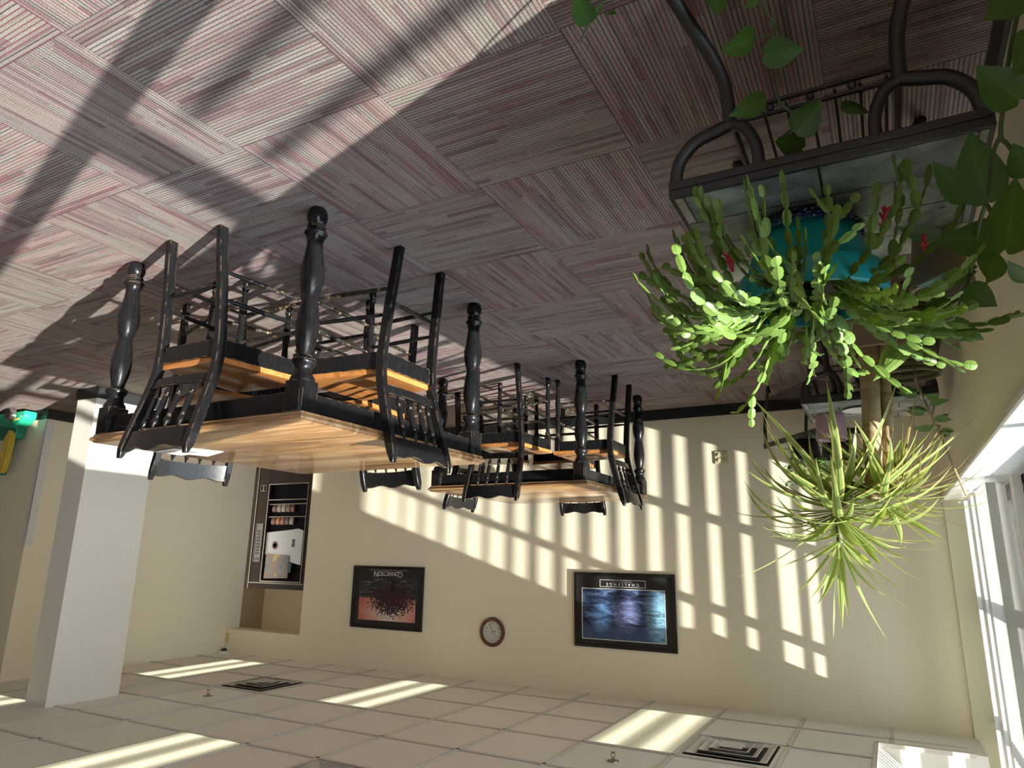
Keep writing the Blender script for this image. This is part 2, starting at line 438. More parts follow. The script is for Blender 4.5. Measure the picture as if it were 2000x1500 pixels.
# ceiling grid
D1 = .366
xs = [-k*TS for k in range(6, -13, -1)]; xs = [x for x in xs if -4.1 < x < 8.6]
ys = [-(D1+k*TS) for k in range(0, 15)]
FIT = [(k*TS, -D1-j*TS) for k, j in ((-4,0),(0,0),(4,0),(0,4),(4,4))]          # troffers: x0, y1
def bars(b, lo, hi, z):
    """lines parallel to y at every x, parallel to x at every y; lo..hi is the offset band across a line"""
    for x in xs:
        if x < XW1: continue
        b.box(x+lo, x+hi, YN, -2.5 if x > XR else 0, z, CH)
    for y in ys:
        x1 = XR if y > -2.5 else 9.0; cuts = sorted((f0, f0+TS) for f0, f1 in FIT if abs(y-(f1-TS)) < .01)
        p = XW1+.012
        for c0, c1 in cuts:
            b.box(p, c0-.012, y+lo, y+hi, z, CH); p = c1+.012
        b.box(p, x1, y+lo, y+hi, z, CH)
b = MB(); bars(b, -.012, .012, CH-.007)
b.box(-6*TS-.012, -6*TS+.012, YW, 0, CH-.007, CH); b.box(-4.1, XW1+.012, -D1-.012, -D1+.012, CH-.007, CH)
struct(b.build('trim_4', M['tbar'], smooth=False))
b = MB(); bars(b, -.017, -.012, CH-.0025); bars(b, .012, .017, CH-.0025)  # dark strips paint a shadow line along both sides of each bar
struct(b.build('bar_shadow_strips', M['tbar_shadow'], smooth=False))

b = MB(); b.box(-4.6, XL-.004, -.032, 0, SILL, 2.93); struct(b.build('trim_10', simple('jamb_paint', (.84,.79,.60), .5, var=.015), smooth=False))
# column
CX0, CX1, CY0, CY1 = 2.14, 2.42, -2.885, -2.29
b = MB(); b.box(CX0, CX1, CY0, CY1, 0, CH); struct(b.build('wall_column', M['column'], smooth=False))
b = MB(); b.box(CX0-.012, CX1+.012, CY0-.012, CY1+.012, 0, .1); struct(b.build('baseboard_column', M['baseboard'], smooth=False))

# window sill
b = MB(); b.prism([(XL+.012,SILL-.03),(XL+.018,SILL-.024),(XL+.018,SILL-.006),(XL+.012,SILL),(-4.52,SILL),(-4.52,SILL-.03)], YE, -.001, 'y'); struct(b.build('trim_6', M['sill']))
# glazing: frames, posts and panes
def window(n, y0, y1, z0, z1, rails, posts=()):
    fr = MB(); fw = .05
    fr.box(XG-.03, XG+.03, y0, y0+fw, z0, z1); fr.box(XG-.03, XG+.03, y1-fw, y1, z0, z1)
    fr.box(XG-.03, XG+.03, y0, y1, z0, z0+.045); fr.box(XG-.03, XG+.03, y0, y1, z1-.045, z1)
    for z in rails: fr.box(XG-.03, XG+.03, y0, y1, z-.035, z+.035)
    for y in posts: fr.box(XG-.03, XG+.03, y-.03, y+.03, z0, z1)
    o = struct(fr.build('window_%d' % n, M['frame_black'], smooth=False))
    g = MB(); g.box(XG-.004, XG+.004, y0+.02, y1-.02, z0+.02, z1-.02); struct(g.build('window_pane', M['glass'], o, smooth=False))
    return o
RZ = (1.69, 2.455)
window(1, -1.765, -.02, SILL, 3.20, RZ)
window(2, -5.23, -1.865, SILL, 3.20, RZ, (-3.55,))
b = MB(); b.box(XG-.06, XG+.07, -1.865, -1.765, SILL, 3.20); struct(b.build('trim_7', M['frame_white'], smooth=False))
b = MB(); b.box(-4.55, XG+.06, YE, 0, 3.20, 3.4); struct(b.build('trim_8', M['frame_white'], smooth=False))
# glass entrance beside the camera
def entrance(n, y0, y1, posts, rails):
    fr = MB()
    for y in (y0+.03, y1-.03, *posts): fr.box(XG-.02, XG+.04, y-.03, y+.03, 0, CH)
    for z in rails: fr.box(XG-.02, XG+.03, -5.99, y1, z-.040, z+.040)
    fr.box(XG-.03, XG+.03, -6.055, -5.945, 0, CH); fr.box(XG-.03, XG+.03, y0, y1, 0, .04); fr.box(XG-.03, XG+.03, y0, y1, CH-.1, CH)
    o = struct(fr.build('door_%d' % n, M['frame_black'], smooth=False))
    g = MB(); g.box(XG-.004, XG+.004, y0+.02, y1-.02, .02, CH-.02); struct(g.build('door_pane', M['glass'], o, smooth=False))
entrance(1, -8.9, YE, (-7.4,), (.942,))
b = MB(); b.box(-4.6, -4.4, YN, -8.9, 0, CH); b.box(-4.6, -4.4, -8.9, YE, CH-.001, 3.4); struct(b.build('wall_left_near', M['wall'], smooth=False))

# outdoors
gm = NT('pale_concrete'); gc = gm.noise(gm.coord(), 3, 5); gm.base(gm.ramp(gc, [(.3, (.40,.39,.37)), (.7, (.52,.51,.49))])); gm.set(.9)
b = MB(); b.box(-40, -4.6, -40, 30, -.12, -.06); struct(b.build('floor_outside', gm.m, smooth=False))
b = MB()  # unseen posts, added to cast soft bars of shadow on the floor
for y in (-7.165, -6.87): b.box(-9.34, -9.26, y-.035, y+.035, -.06, 2.42)
struct(b.build('added_shadow_posts', M['frame_black'], smooth=False))
# thin roller of slats (vertical blind)
gaps = [(-.296,-.332),(-.355,-.395),(-.453,-.475),(-.527,-.554),(-.604,-.632),(-.677,-.71),(-.755,-.791),(-.824,-.869),(-.911,-.949),(-.99,-1.03),(-1.069,-1.108),(-1.141,-1.192),(-1.217,-1.275),(-1.299,-1.352),(-1.379,-1.427),(-1.453,-1.507),(-1.524,-1.588),(-1.597,-1.666)]
def slat_mat():
    t = NT('white_vinyl_slat'); c = t.noise(t.coord(), 20, 2); t.base(t.ramp(c, [(.3, (.58,.57,.545)), (.7, (.64,.63,.60))])); t.set(.45)
    tr = t.n('ShaderNodeBsdfTranslucent'); tr.inputs[0].default_value = (.8,.78,.7,1)
    mx = t.n('ShaderNodeMixShader'); mx.inputs[0].default_value = .26
    t.l(t.b.outputs[0], mx.inputs[1]); t.l(tr.outputs[0], mx.inputs[2]); t.l(mx.outputs[0], t.out.inputs[0]); return t.m
M['slat'] = slat_mat()
blind = thing('vertical_blind', 'white vertical blind with open slats hanging over the sill at the corner window', 'blind', (-4.325, -.85, SILL+.015))
def slat(yc, th, z1):
    m = MB(); W = .089; pts = []
    for k in range(7):
        s_ = (k/6-.5)*W; cv = .006*(1-(2*s_/W)**2)
        pts.append((s_*math.cos(th)-cv*math.sin(th), s_*math.sin(th)+cv*math.cos(th)))
    th_ = .0009
    ring = [(x, y+th_) for x, y in pts] + [(x, y-th_) for x, y in pts[::-1]]
    m.loft([[(x, y+yc+.85, 0) for x, y in ring], [(x, y+yc+.85, z1-SILL-.015) for x, y in ring]])
    m.build('slat', M['slat'], blind)
for yc in (-.075, -.125, -.175, -.225, -.275): slat(yc, math.radians(64), 2.88)
edges = gaps + [(-1.687, -1.745)]
for (a0, a1), (b0, b1) in zip(edges, edges[1:]):
    wd = a1-b0; yc = (a1+b0)/2
    q = max(-1, min(1, wd/.089/1.04)); th = math.radians(15.9)+(math.asin(q) if q > .42 else -math.asin(q))
    slat(yc, th, 2.88 if yc > YW-.03 else 3.10)
b = MB(); b.box(-.03, .03, -.84, .30, 3.105-SILL-.015, 3.13-SILL-.015); b.build('head_rail', M['white_plastic'], blind, smooth=False)

# ------------------------------------------------------------------ ceiling fittings
def lens_mat():
    t = NT('lit_prismatic_lens'); co = t.n('ShaderNodeTexCoord').outputs['Generated']; s = t.n('ShaderNodeSeparateXYZ'); t.l(co, s.inputs[0])
    # two tubes behind the lens, running along y
    d1_ = t.math('ABSOLUTE', t.math('SUBTRACT', s.outputs[0], .24)); d2_ = t.math('ABSOLUTE', t.math('SUBTRACT', s.outputs[0], .76))
    d = t.math('MINIMUM', d1_, d2_)
    e = t.ramp(d, [(0, (.86,.82,.62)), (.08, (.74,.69,.48)), (.17, (.30,.27,.18)), (.27, (.17,.155,.105))])
    t.base((.34,.33,.28)); t.set(.35)
    t.l(e, t.b.inputs['Emission Color']); t.b.inputs['Emission Strength'].default_value = .82; return t.m
M['lens'] = lens_mat()
def troffer(x0, y1, label):
    o = thing('ceiling_light', label, 'ceiling light', (x0+TS/2, y1-TS, CH), 0, 'ceiling troffers')
    m = MB(); x = TS/2-.012; y = TS-.012
    m.box(-x, x, -y, y, -.004, .002); m.build('diffuser', M['lens'], o, smooth=False)
    m = MB(); q = x+.010; r = y+.010
    for (a0, a1, c0, c1) in ((-q,-x,-r,r),(x,q,-r,r),(-x,x,-r,-y),(-x,x,y,r)): m.box(a0, a1, c0, c1, -.0095, -.001)
    m.build('frame', M['tbar'], o, smooth=False)
troffer(-4*TS, -D1, 'lit ceiling light panel above the blue wave poster, nearest the corner window')
troffer(0, -D1, 'lit ceiling light panel between the wall clock and the tree poster')
troffer(4*TS, -D1, 'lit ceiling light panel in front of the alcove opening, near the dome camera')
troffer(0, -D1-4*TS, 'lit ceiling light panel over the nearest table, cut by the photo edge')
troffer(4*TS, -D1-4*TS, 'lit ceiling light panel mostly hidden behind the white column')
def vent(x0, y1, label, col):
    o = thing('ceiling_vent', label, 'air vent', (x0+TS/2, y1-TS/2, CH), 0, 'ceiling air vents')
    h = TS/2-.012
    m = MB(); m.box(-h, h, -h, h, -.0012, .002); m.build('backing', M['dark_hole'], o, smooth=False)
    mm = simple('vent_metal', col, .4)
    m = MB()
    for a, z0, a2, z1 in ((.297,-.003,.262,-.006),(.250,-.016,.196,-.002),(.182,-.026,.138,-.004),(.124,-.034,.088,-.008)):
        A = [(-a,-a,z0),(a,-a,z0),(a,a,z0),(-a,a,z0)]; A2 = [(x*.975,y*.975,z-.0015) for x,y,z in A]
        Bq = [(x/a*a2, y/a*a2, z1) for x,y,z in A]
        for i in range(4):
            j = (i+1) % 4; m.quad([A[i], A[j], Bq[j], Bq[i]]); m.quad([A[i], A[j], A2[j], A2[i]])
    m.box(-.072,.072,-.072,.072,-.038,-.034)
    m.build('cone', mm, o, smooth=False)
vent(2*TS, -D1-TS, 'square ceiling air vent between the two far ceiling light panels', (.55,.51,.45))
vent(-5*TS, -D1-TS, 'square ceiling air vent beside the light well and the corner light panel', (.66,.63,.56))
vent(-2*TS, -D1-4*TS, 'square ceiling air vent cut off by the photo edge beside the near light panel', (.55,.51,.45))
def sprinkler(x, y, label):
    o = thing('sprinkler_head', label, 'sprinkler', (x, y, CH))
    m = MB(); m.lathe([(.0,-.0005),(.036,-.0005),(.034,-.006),(.014,-.009),(0,-.009)], n=20); m.build('escutcheon', M['brass'], o)
    m = MB(); m.lathe([(.008,-.009),(.008,-.022),(.005,-.024)], n=10)
    for s_ in (-1, 1): m.tube([(0,0,-.02),(s_*.012,0,-.028),(s_*.011,0,-.04),(0,0,-.05)], .0025, 6)
    m.lathe([(.0,-.05),(.016,-.05),(.016,-.052),(0,-.052)], n=12); m.build('spray_nozzle', M['brass'], o)
sprinkler(1.5, -1.905, 'small brass ceiling sprinkler in front of the far air vent')
sprinkler(-2.16, -1.915, 'small brass ceiling sprinkler below the corner light panel')
o = thing('dome_camera', 'white dome security camera on the ceiling where the back and right walls meet', 'camera', (3.50, -.085, CH))
m = MB(); m.lathe([(0,-.001),(.062,-.001),(.062,-.02),(.05,-.034),(0,-.034)], n=24); m.build('housing', M['white_plastic'], o)
m = MB(); m.lathe([(.036,-.034),(.034,-.048),(.022,-.062),(.0,-.068)], n=20); m.build('dome', M['black_plastic'], o)
# little yellow plate at the end of the opening's header
b = MB(); b.box(3.535, 3.585, -.008, -.0005, 2.345, 2.46)
tag(b.build('wall_plate', simple('yellow_plate', (.62,.55,.22), .5), smooth=False, bevel=.002), 'small yellowish plate on the header above the alcove opening', 'wall plate')

# ------------------------------------------------------------------ wall items
def text_mesh(name, s_, size, mat, parent, loc, align='CENTER', ext=.0006, space=1.0, shear=0, rot=(PI/2,0,0), sx=1.0):
    c = bpy.data.curves.new(name, 'FONT'); c.body = s_; c.size = size; c.align_x = align; c.align_y = 'CENTER'; c.extrude = ext; c.space_character = space; c.shear = shear
    t = bpy.data.objects.new(name, c); COL.objects.link(t)
    bpy.context.view_layer.update()
    me = bpy.data.meshes.new_from_object(t.evaluated_get(bpy.context.evaluated_depsgraph_get()))
    bpy.data.objects.remove(t)
    o = bpy.data.objects.new(name, me); link(o, parent); me.materials.clear(); me.materials.append(mat)
    o.location = loc; o.rotation_euler = rot; o.scale = (sx,1,1); return o
M['ink_white'] = simple('white_ink', (.72,.71,.68), .5, var=.01)
M['ink_yellow'] = simple('yellow_ink', (.50,.47,.25), .5, var=.01)
M['ink_black'] = simple('black_ink', (.015,.015,.015), .5)
M['mat_black'] = simple('black_mat_board', (.013,.013,.012), .5)
M['poster_frame'] = simple('black_gloss_frame', (.008,.008,.009), .18)

def tree_art():
    t = NT('tree_print'); co = t.n('ShaderNodeTexCoord').outputs['Generated']; s = t.n('ShaderNodeSeparateXYZ'); t.l(co, s.inputs[0])
    u, v = s.outputs[0], s.outputs[2]
    sky = t.ramp(t.math('ADD', t.math('ABSOLUTE', t.math('SUBTRACT', u, .45)), t.math('MULTIPLY', t.math('ABSOLUTE', t.math('SUBTRACT', v, .78)), .5)), [(.05, (.80,.74,.68)), (.3, (.72,.42,.36)), (.6, (.55,.16,.13))])
    n = t.noise(t.mapping(co, sc=(1.4,1,1)), 16, 6, .75)
    du = t.math('DIVIDE', t.math('SUBTRACT', u, .42), .46); dv = t.math('DIVIDE', t.math('SUBTRACT', v, .48), .48)
    r = t.math('SQRT', t.math('ADD', t.math('MULTIPLY', du, du), t.math('MULTIPLY', dv, dv)))
    lac = t.noise(t.mapping(co, sc=(1.3,1,1)), 22, 6, .72)
    crown = t.math('GREATER_THAN', lac, t.math('ADD', .37, t.math('MULTIPLY', t.math('MULTIPLY', r, r), .20)))
    fine = t.noise(co, 60, 3, .6)
    tree = t.ramp(fine, [(.35, (.010,.009,.011)), (.65, (.085,.028,.040))])
    land_n = t.noise(t.mapping(co, rot=(0,.5,0), sc=(2,1,9)), 3, 5, .65)
    land = t.ramp(land_n, [(.40, (.012,.014,.018)), (.55, (.05,.055,.07)), (.66, (.22,.23,.30))])
    hz = t.math('LESS_THAN', t.math('ADD', v, t.math('MULTIPLY', n, .12)), .52)
    col = t.mix(hz, sky, land); col = t.mix(crown, col, tree)
    tk = t.math('MULTIPLY', t.math('LESS_THAN', t.math('ABSOLUTE', t.math('SUBTRACT', u, .40)), .035), t.math('LESS_THAN', v, .3))
    col = t.mix(tk, col, (.012,.010,.012)); t.base(col); t.set(.25, spec=.4); return t.m
def wave_art():
    t = NT('wave_print'); co = t.n('ShaderNodeTexCoord').outputs['Generated']; s = t.n('ShaderNodeSeparateXYZ'); t.l(co, s.inputs[0])
    u, v = s.outputs[0], s.outputs[2]
    n = t.noise(t.mapping(co, sc=(2.2,1,5)), 2.2, 7, .7, dist=1.1); n2 = t.noise(t.mapping(co, sc=(5,1,26)), 3, 4, .6)
    dark = t.ramp(n, [(.36, (.008,.010,.020)), (.50, (.03,.045,.10)), (.58, (.07,.12,.26)), (.70, (.25,.33,.55))])
    sky = t.ramp(n2, [(.3, (.025,.055,.12)), (.6, (.06,.11,.20)), (.8, (.22,.25,.28))])
    col = t.mix(t.ramp(t.math('ADD', v, t.math('MULTIPLY', n, .25)), [(.78, (0,0,0)), (.95, (1,1,1))]), dark, sky)
    def glow(cu, cv, ru, rv, c, k):
        a = t.math('DIVIDE', t.math('SUBTRACT', u, cu), ru); b_ = t.math('DIVIDE', t.math('SUBTRACT', v, cv), rv)
        q = t.math('ADD', t.math('MULTIPLY', a, a), t.math('MULTIPLY', b_, b_))
        cl = t.ramp(t.math('ADD', t.math('MULTIPLY', n, .6), t.math('MULTIPLY', n2, .4)), [(.36, (0,0,0)), (.60, (1,1,1))])
        fal = t.math('MAXIMUM', t.math('SUBTRACT', 1.0, q), 0.0)
        m_ = t.math('MULTIPLY', t.math('MULTIPLY', fal, fal), t.math('MULTIPLY', cl, k))
        return lambda col: t.mix(m_, col, c)
    for g in (glow(.77,.57,.17,.36,(.22,.48,.95),1.4), glow(.46,.48,.20,.46,(.36,.40,.80),1.1), glow(.04,.46,.24,.85,(.36,.70,.98),1.4)): col = g(col)
    t.base(col); t.set(.25, spec=.4); return t.m
def poster(label, x0, x1, z0, z1, fw, art, ax0, ax1, az0, az1, border):
    cx = (x0+x1)/2; o = thing('framed_poster', label, 'poster', (cx, -.001, z0))
    m = MB()
    for (a0, a1, c0, c1) in ((x0,x0+fw,z0,z1),(x1-fw,x1,z0,z1),(x0+fw,x1-fw,z0,z0+fw),(x0+fw,x1-fw,z1-fw,z1)):
        m.box(a0-cx, a1-cx, -.024, 0, c0-z0, c1-z0)
    m.build('frame', M['poster_frame'], o, smooth=False, bevel=.003)
    m = MB(); m.box(x0+fw-cx, x1-fw-cx, -.010, -.001, fw, z1-z0-fw); m.build('mat_board', M['mat_black'], o, smooth=False)
    m = MB(); m.box(ax0-cx, ax1-cx, -.0112, -.0102, az0-z0, az1-z0); a = m.build('picture', art, o, smooth=False)
    m = MB(); g = border
    for (a0, a1, c0, c1) in ((ax0-g,ax0,az0-g,az1+g),(ax1,ax1+g,az0-g,az1+g),(ax0,ax1,az0-g,az0),(ax0,ax1,az1,az1+g)):
        m.box(a0-cx, a1-cx, -.0116, -.0102, c0-z0, c1-z0)
    m.build('border_line', M['ink_white'] if border > .003 else simple('grey_line', (.12,.12,.13), .5), o, smooth=False)
    return o, cx, z0
o, cx, z0 = poster('black framed poster titled CONVICTION with a dark tree on a pink sky', .642, 1.608, 1.503, 2.16, .032, tree_art(), .735, 1.505, 1.640, 2.075, .002)
text_mesh('title_text', 'C', .088, M['ink_white'], o, (.955-cx, -.0112, 1.585-z0))
text_mesh('title_text', 'ONVICTIO', .066, M['ink_white'], o, (1.118-cx, -.0112, 1.579-z0), space=.96, sx=.93)
text_mesh('title_text', 'N', .088, M['ink_white'], o, (1.290-cx, -.0112, 1.585-z0))
text_mesh('subtitle_text', 'Every great oak was once a couple of nuts who stood their ground', .0195, M['ink_yellow'], o, (1.115-cx, -.0112, 1.547-z0), shear=.2, ext=.0003)
o, cx, z0 = poster('black framed poster titled CHALLENGE with blue breaking waves', -2.066, -1.099, 1.508, 2.17, .030, wave_art(), -1.965, -1.180, 1.655, 2.095, .006)
m = MB()
for (a0, a1, c0, c1) in ((-1.795,-1.355,1.570,1.574),(-1.795,-1.355,1.631,1.635),(-1.795,-1.791,1.574,1.631),(-1.359,-1.355,1.574,1.631)): m.box(a0-cx, a1-cx, -.0116, -.0102, c0-z0, c1-z0)
m.build('title_border', M['ink_white'], o, smooth=False)
text_mesh('title_text', 'CHALLENGE', .037, M['ink_white'], o, (-1.575-cx, -.0112, 1.610-z0), space=1.72)
m = MB()
for k in range(18): m.box(-1.665-cx+k*.0105, -1.665-cx+k*.0105+.008, -.0114, -.0102, 1.5865-z0, 1.5885-z0)
m.build('subtitle_text', M['ink_white'], o, smooth=False)

# clock
CXc, CZc, RO = -.213, 2.105, .140
o = thing('wall_clock', 'round wooden wall clock with white dial between the two posters', 'clock', (CXc, -.001, CZc))
RX = Matrix.Rotation(PI/2, 4, 'X')
m = MB(); m.lathe([(.103,.004),(RO-.006,.002),(RO,.010),(RO-.003,.024),(.122,.032),(.108,.026),(.103,.012),(.103,.004)], n=48, M=RX, caps=False); m.build('rim', M['clock_wood'], o)
m = MB(); m.lathe([(0,.006),(.106,.006),(.106,.010),(0,.010)], n=40, M=RX); m.build('dial', simple('dial_paper', (.60,.60,.54), .4, var=.02), o)
m = MB(); m.lathe([(.0985,.011),(.104,.011),(.103,.020),(.0995,.018)], n=40, M=RX, caps=False); m.build('bezel', simple('pale_bezel', (.66,.60,.50), .3), o)
for h in range(1, 13):
    a = PI/2-2*PI*h/12
    text_mesh('numeral', str(h), .026, M['ink_black'], o, (.080*math.cos(a), -.0108, .080*math.sin(a)), ext=.0002)
def hand(name, ang, L, wd):
    m = MB(); a = PI/2-ang; d = Vector((math.cos(a),0,math.sin(a))); n = Vector((-d.z,0,d.x))
    p = [d*-.012+n*wd*.6, d*-.012-n*wd*.6, d*L*.7-n*wd, d*L-n*.0006, d*L+n*.0006, d*L*.7+n*wd]
    dy = -.0125 if name == 'hour_hand' else -.0135
    m.loft([[Vector((q.x,dy,q.z)) for q in p], [Vector((q.x,dy-.0008,q.z)) for q in p]]); m.build(name, M['ink_black'], o, smooth=False)
hand('hour_hand', 2*PI*(8.46/12), .05, .0026); hand('minute_hand', 2*PI*(26.8/60), .082, .0018); hand('second_hand', 2*PI*(52/60), .06, .0006)

# outlet
o = thing('wall_outlet', 'ivory four-socket electrical outlet low on the back wall', 'outlet', (-2.53, -.001, .484))
m = MB(); m.box(-.058, .058, -.008, 0, -.056, .056); m.build('cover_plate', M['outlet'], o, smooth=False, bevel=.003)
for sx_ in (-.026, .026):
    for sz in (-.024, .024):
        m = MB(); m.lathe([(0,.0075),(.0185,.0075),(.0185,.0105),(.016,.012),(0,.012)], n=20, M=Matrix.Translation((sx_,0,sz)) @ RX); r_ = m.build('socket', M['outlet'], o)
        m = MB(); m.box(sx_-.008, sx_-.006, -.0125, -.011, sz-.001, sz+.008); m.box(sx_+.006, sx_+.008, -.0125, -.011, sz-.001, sz+.008); m.box(sx_-.002, sx_+.002, -.0125, -.011, sz-.011, sz-.007); m.build('slot', M['slot'], r_, smooth=False)

# ------------------------------------------------------------------ tables
def leg_profile():
    return [(.030,0),(.038,.010),(.042,.030),(.041,.052),(.034,.068),(.031,.073),(.037,.077),(.039,.085),(.032,.092),(.034,.098),(.046,.106),(.0475,.114),(.042,.122),(.035,.135),(.032,.155),(.034,.185),(.042,.235),(.0500,.285),(.0475,.325),(.039,.362),(.0315,.390),(.0325,.400),(.041,.455),(.0465,.51),(.0445,.55),(.037,.59),(.030,.618),(.029,.632),(.038,.640),(.047,.648),(.0475,.660),(.042,.668),(.036,.676),(.033,.690),(.037,.706),(.046,.720),(.049,.732),(.047,.738)]
table_z = .90
def make_table(label):
    t = thing('dining_table', label, 'table', (0,0,0))
    A = .666; TH = .040
    # top with an ogee edge: stacked, mitred rings
    prof = [(A-.020, table_z-TH), (A-.012, table_z-TH), (A-.010, table_z-.030), (A-.004, table_z-.026), (A, table_z-.018), (A-.002, table_z-.010), (A-.010, table_z-.006), (A-.013, table_z-.002), (A-.017, table_z)]
    m = MB(); m.loft([[(-a,-a,z),(a,-a,z),(a,a,z),(-a,a,z)] for a, z in prof]); m.build('tabletop', M['table_wood'], t)
    for sx_ in (-1, 1):
        for sy in (-1, 1):
            m = MB(); cx, cy = sx_*.600, sy*.612
            m.lathe(leg_profile(), (cx, cy, 0), 24)
            h = .0475; e = .010; z0_, z1_ = .737, table_z-TH
            oct_ = [(-h+e,-h),(h-e,-h),(h,-h+e),(h,h-e),(h-e,h),(-h+e,h),(-h,h-e),(-h,-h+e)]
            m.prism([(cx+a, cy+b_) for a, b_ in oct_], z0_, z1_, 'z'); m.build('leg', M['black_wood'], t)
    az0, az1 = .775, table_z-TH
    for nm, (x0,x1,y0,y1) in (('apron',(-.552,.552,-.637,-.615)),('apron',(-.552,.552,.615,.637)),('apron',(-.625,-.603,-.564,.564)),('apron',(.603,.625,-.564,.564))):
        m = MB(); m.box(x0, x1, y0, y1, az0, az1); m.build(nm, M['black_wood'], t, smooth=False, bevel=.003)
    return t
T1 = make_table('square wooden table with turned black legs nearest the camera, papers on top')
T1.location = (-1.246,-3.789,0); T1.rotation_euler = (0,0,.009)
T2 = dup(T1, (-1.358,-1.239,0), .019, 'square wooden table with turned black legs in front of the back wall')
for t_ in (T1, T2): t_['group'] = 'square wooden tables'

# ------------------------------------------------------------------ chairs
def make_chair():
    t = thing('dining_chair', 'chair', 'chair', (0,0,0))
    bw = M['black_wood']
    # back posts: foot at y=0, seat towards +y
    zs = [(0,0),(.15,.014),(.28,.028),(.40,.038),(.50,.044),(.60,.042),(.67,.028),(.76,.004),(.86,-.026),(.95,-.052),(1.0,-.066)]
    def post_y(z):
        for (z0_, y0_), (z1_, y1_) in zip(zs, zs[1:]):
            if z0_ <= z <= z1_: return y0_+(y1_-y0_)*(z-z0_)/(z1_-z0_)
        return zs[-1][1]
    def post_x(z): return .168+.040*z
    for s_ in (-1, 1):
        m = MB(); rings = []
        for k in range(25):
            z = 1.005*k/24; y = post_y(min(z,1.0)); x = s_*post_x(z)
            d = .021 if z < .93 else .021*math.sqrt(max(.06, 1-((z-.93)/.080)**2)); wv = .0155 if z < .96 else .0155*(1-.25*(z-.96)/.045)
            rings.append([(x-wv,y-d,z),(x+wv,y-d,z),(x+wv,y+d,z),(x-wv,y+d,z)])
        m.loft(rings); m.build('back_post', bw, t, bevel=.003)
    # crest rail: gently curved in plan, scalloped top
    def rail(name, zlo, zhi, topf, botf, bow, th, n=28):
        m = MB(); A = []; W = post_x((zlo+zhi)/2)-.010
        for k in range(n+1):
            q = k/n*2-1; x = q*W
            zt = zhi+topf(q); zb = zlo+botf(q)
            yb = -bow*(1-q*q)
            y1_ = post_y(min(zt,1))+yb; y0_ = post_y(zb)+yb
            A.append([(x,y0_-th,zb),(x,y0_+th,zb),(x,y1_+th,zt),(x,y1_-th,zt)])
        m.loft(A); m.build(name, bw, t, bevel=.0025)
    rail('crest_rail', .888, .978, lambda q: .008*math.cos(2.2*PI*q)-.004*abs(q)**3, lambda q: .006*(1-q*q), .022, .010)
    rail('lower_rail', .652, .694, lambda q: 0, lambda q: 0, .020, .009)
    for k in range(4):
        q = (k-1.5)*.40; W = post_x(.78)-.010
        z0_, z1_ = .688, .894
        def P(z): return Vector((q*(post_x(z)-.010), post_y(z)-.021*(1-q*q), z))
        L = z1_-z0_
        prof = [(0,.004),(.06,.006),(.12,.0115),(.19,.0135),(.235,.011),(.25,.008),(.262,.0115),(.28,.0115),(.30,.0105),(.36,.0125),(.52,.0120),(.66,.0105),(.70,.0095),(.715,.012),(.735,.0115),(.75,.0085),(.77,.0125),(.82,.0142),(.87,.0115),(.94,.006),(1,.004)]
        m = MB(); m.tube([P(z0_+L*a) for a, r_ in prof], [r_ for a, r_ in prof], 12); m.build('spindle', bw, t)
    # seat
    m = MB(); NX, NY = 12, 10; top = []; bot = []
    for j in range(NY+1):
        v = j/NY; y = .050+.445*v; W = .178+.056*v
        if j in (0,): pass
        rt = []; rb = []
        for i in range(NX+1):
            u = i/NX*2-1
            yy = y + (.012*(1-u*u) if j == NY else 0)
            dish = -.013*math.exp(-((abs(u)-.38)/.33)**2)*math.sin(PI*min(1,max(0,v)))**.7
            x = u*W
            rt.append((x,yy,.603+dish-(.004 if i in (0,NX) or j in (0,NY) else 0))); rb.append((x*.985,yy-.004 if j == NY else yy,.575))
        top.append(rt); bot.append(rb)
    TV = [[m.bm.verts.new(p) for p in r] for r in top]; BV = [[m.bm.verts.new(p) for p in r] for r in bot]
    for j in range(NY):
        for i in range(NX):
            m.bm.faces.new([TV[j][i],TV[j][i+1],TV[j+1][i+1],TV[j+1][i]]); m.bm.faces.new([BV[j][i],BV[j+1][i],BV[j+1][i+1],BV[j][i+1]])
    for i in range(NX):
        m.bm.faces.new([BV[0][i],BV[0][i+1],TV[0][i+1],TV[0][i]]); m.bm.faces.new([TV[NY][i],TV[NY][i+1],BV[NY][i+1],BV[NY][i]])
    for j in range(NY):
        m.bm.faces.new([TV[j][0],TV[j+1][0],BV[j+1][0],BV[j][0]]); m.bm.faces.new([BV[j][NX],BV[j+1][NX],TV[j+1][NX],TV[j][NX]])
    m.build('seat', M['seat_wood'], t)
    # apron under the seat
    m = MB(); z0_, z1_ = .500, .5745
    m.box(-.165,.165,.036,.056,z0_,z1_); m.prism([(-.212,.452),(.212,.452),(.212,.472),(-.212,.472)], z0_, z1_, 'z')
    for s_ in (-1, 1): m.prism([(s_*.168,.056),(s_*.188,.056),(s_*.222,.452),(s_*.202,.452)], z0_, z1_, 'z')
    m.build('seat_frame', bw, t, smooth=False)
    # turned front legs
    lp = [(.014,0),(.018,.006),(.020,.022),(.018,.036),(.013,.044),(.018,.050),(.020,.056),(.017,.062),(.013,.075),(.014,.10),(.0185,.15),(.0205,.19),(.018,.23),(.0145,.262),(.017,.29),(.0205,.34),(.0195,.38),(.0145,.42),(.013,.435),(.020,.441),(.0205,.449),(.015,.456),(.018,.463)]
    for s_ in (-1, 1):
        m = MB(); m.lathe(lp, (s_*.212,.466,0), 16); m.box(s_*.212-.019, s_*.212+.019, .447, .485, .462, .5745); m.build('front_leg', bw, t)
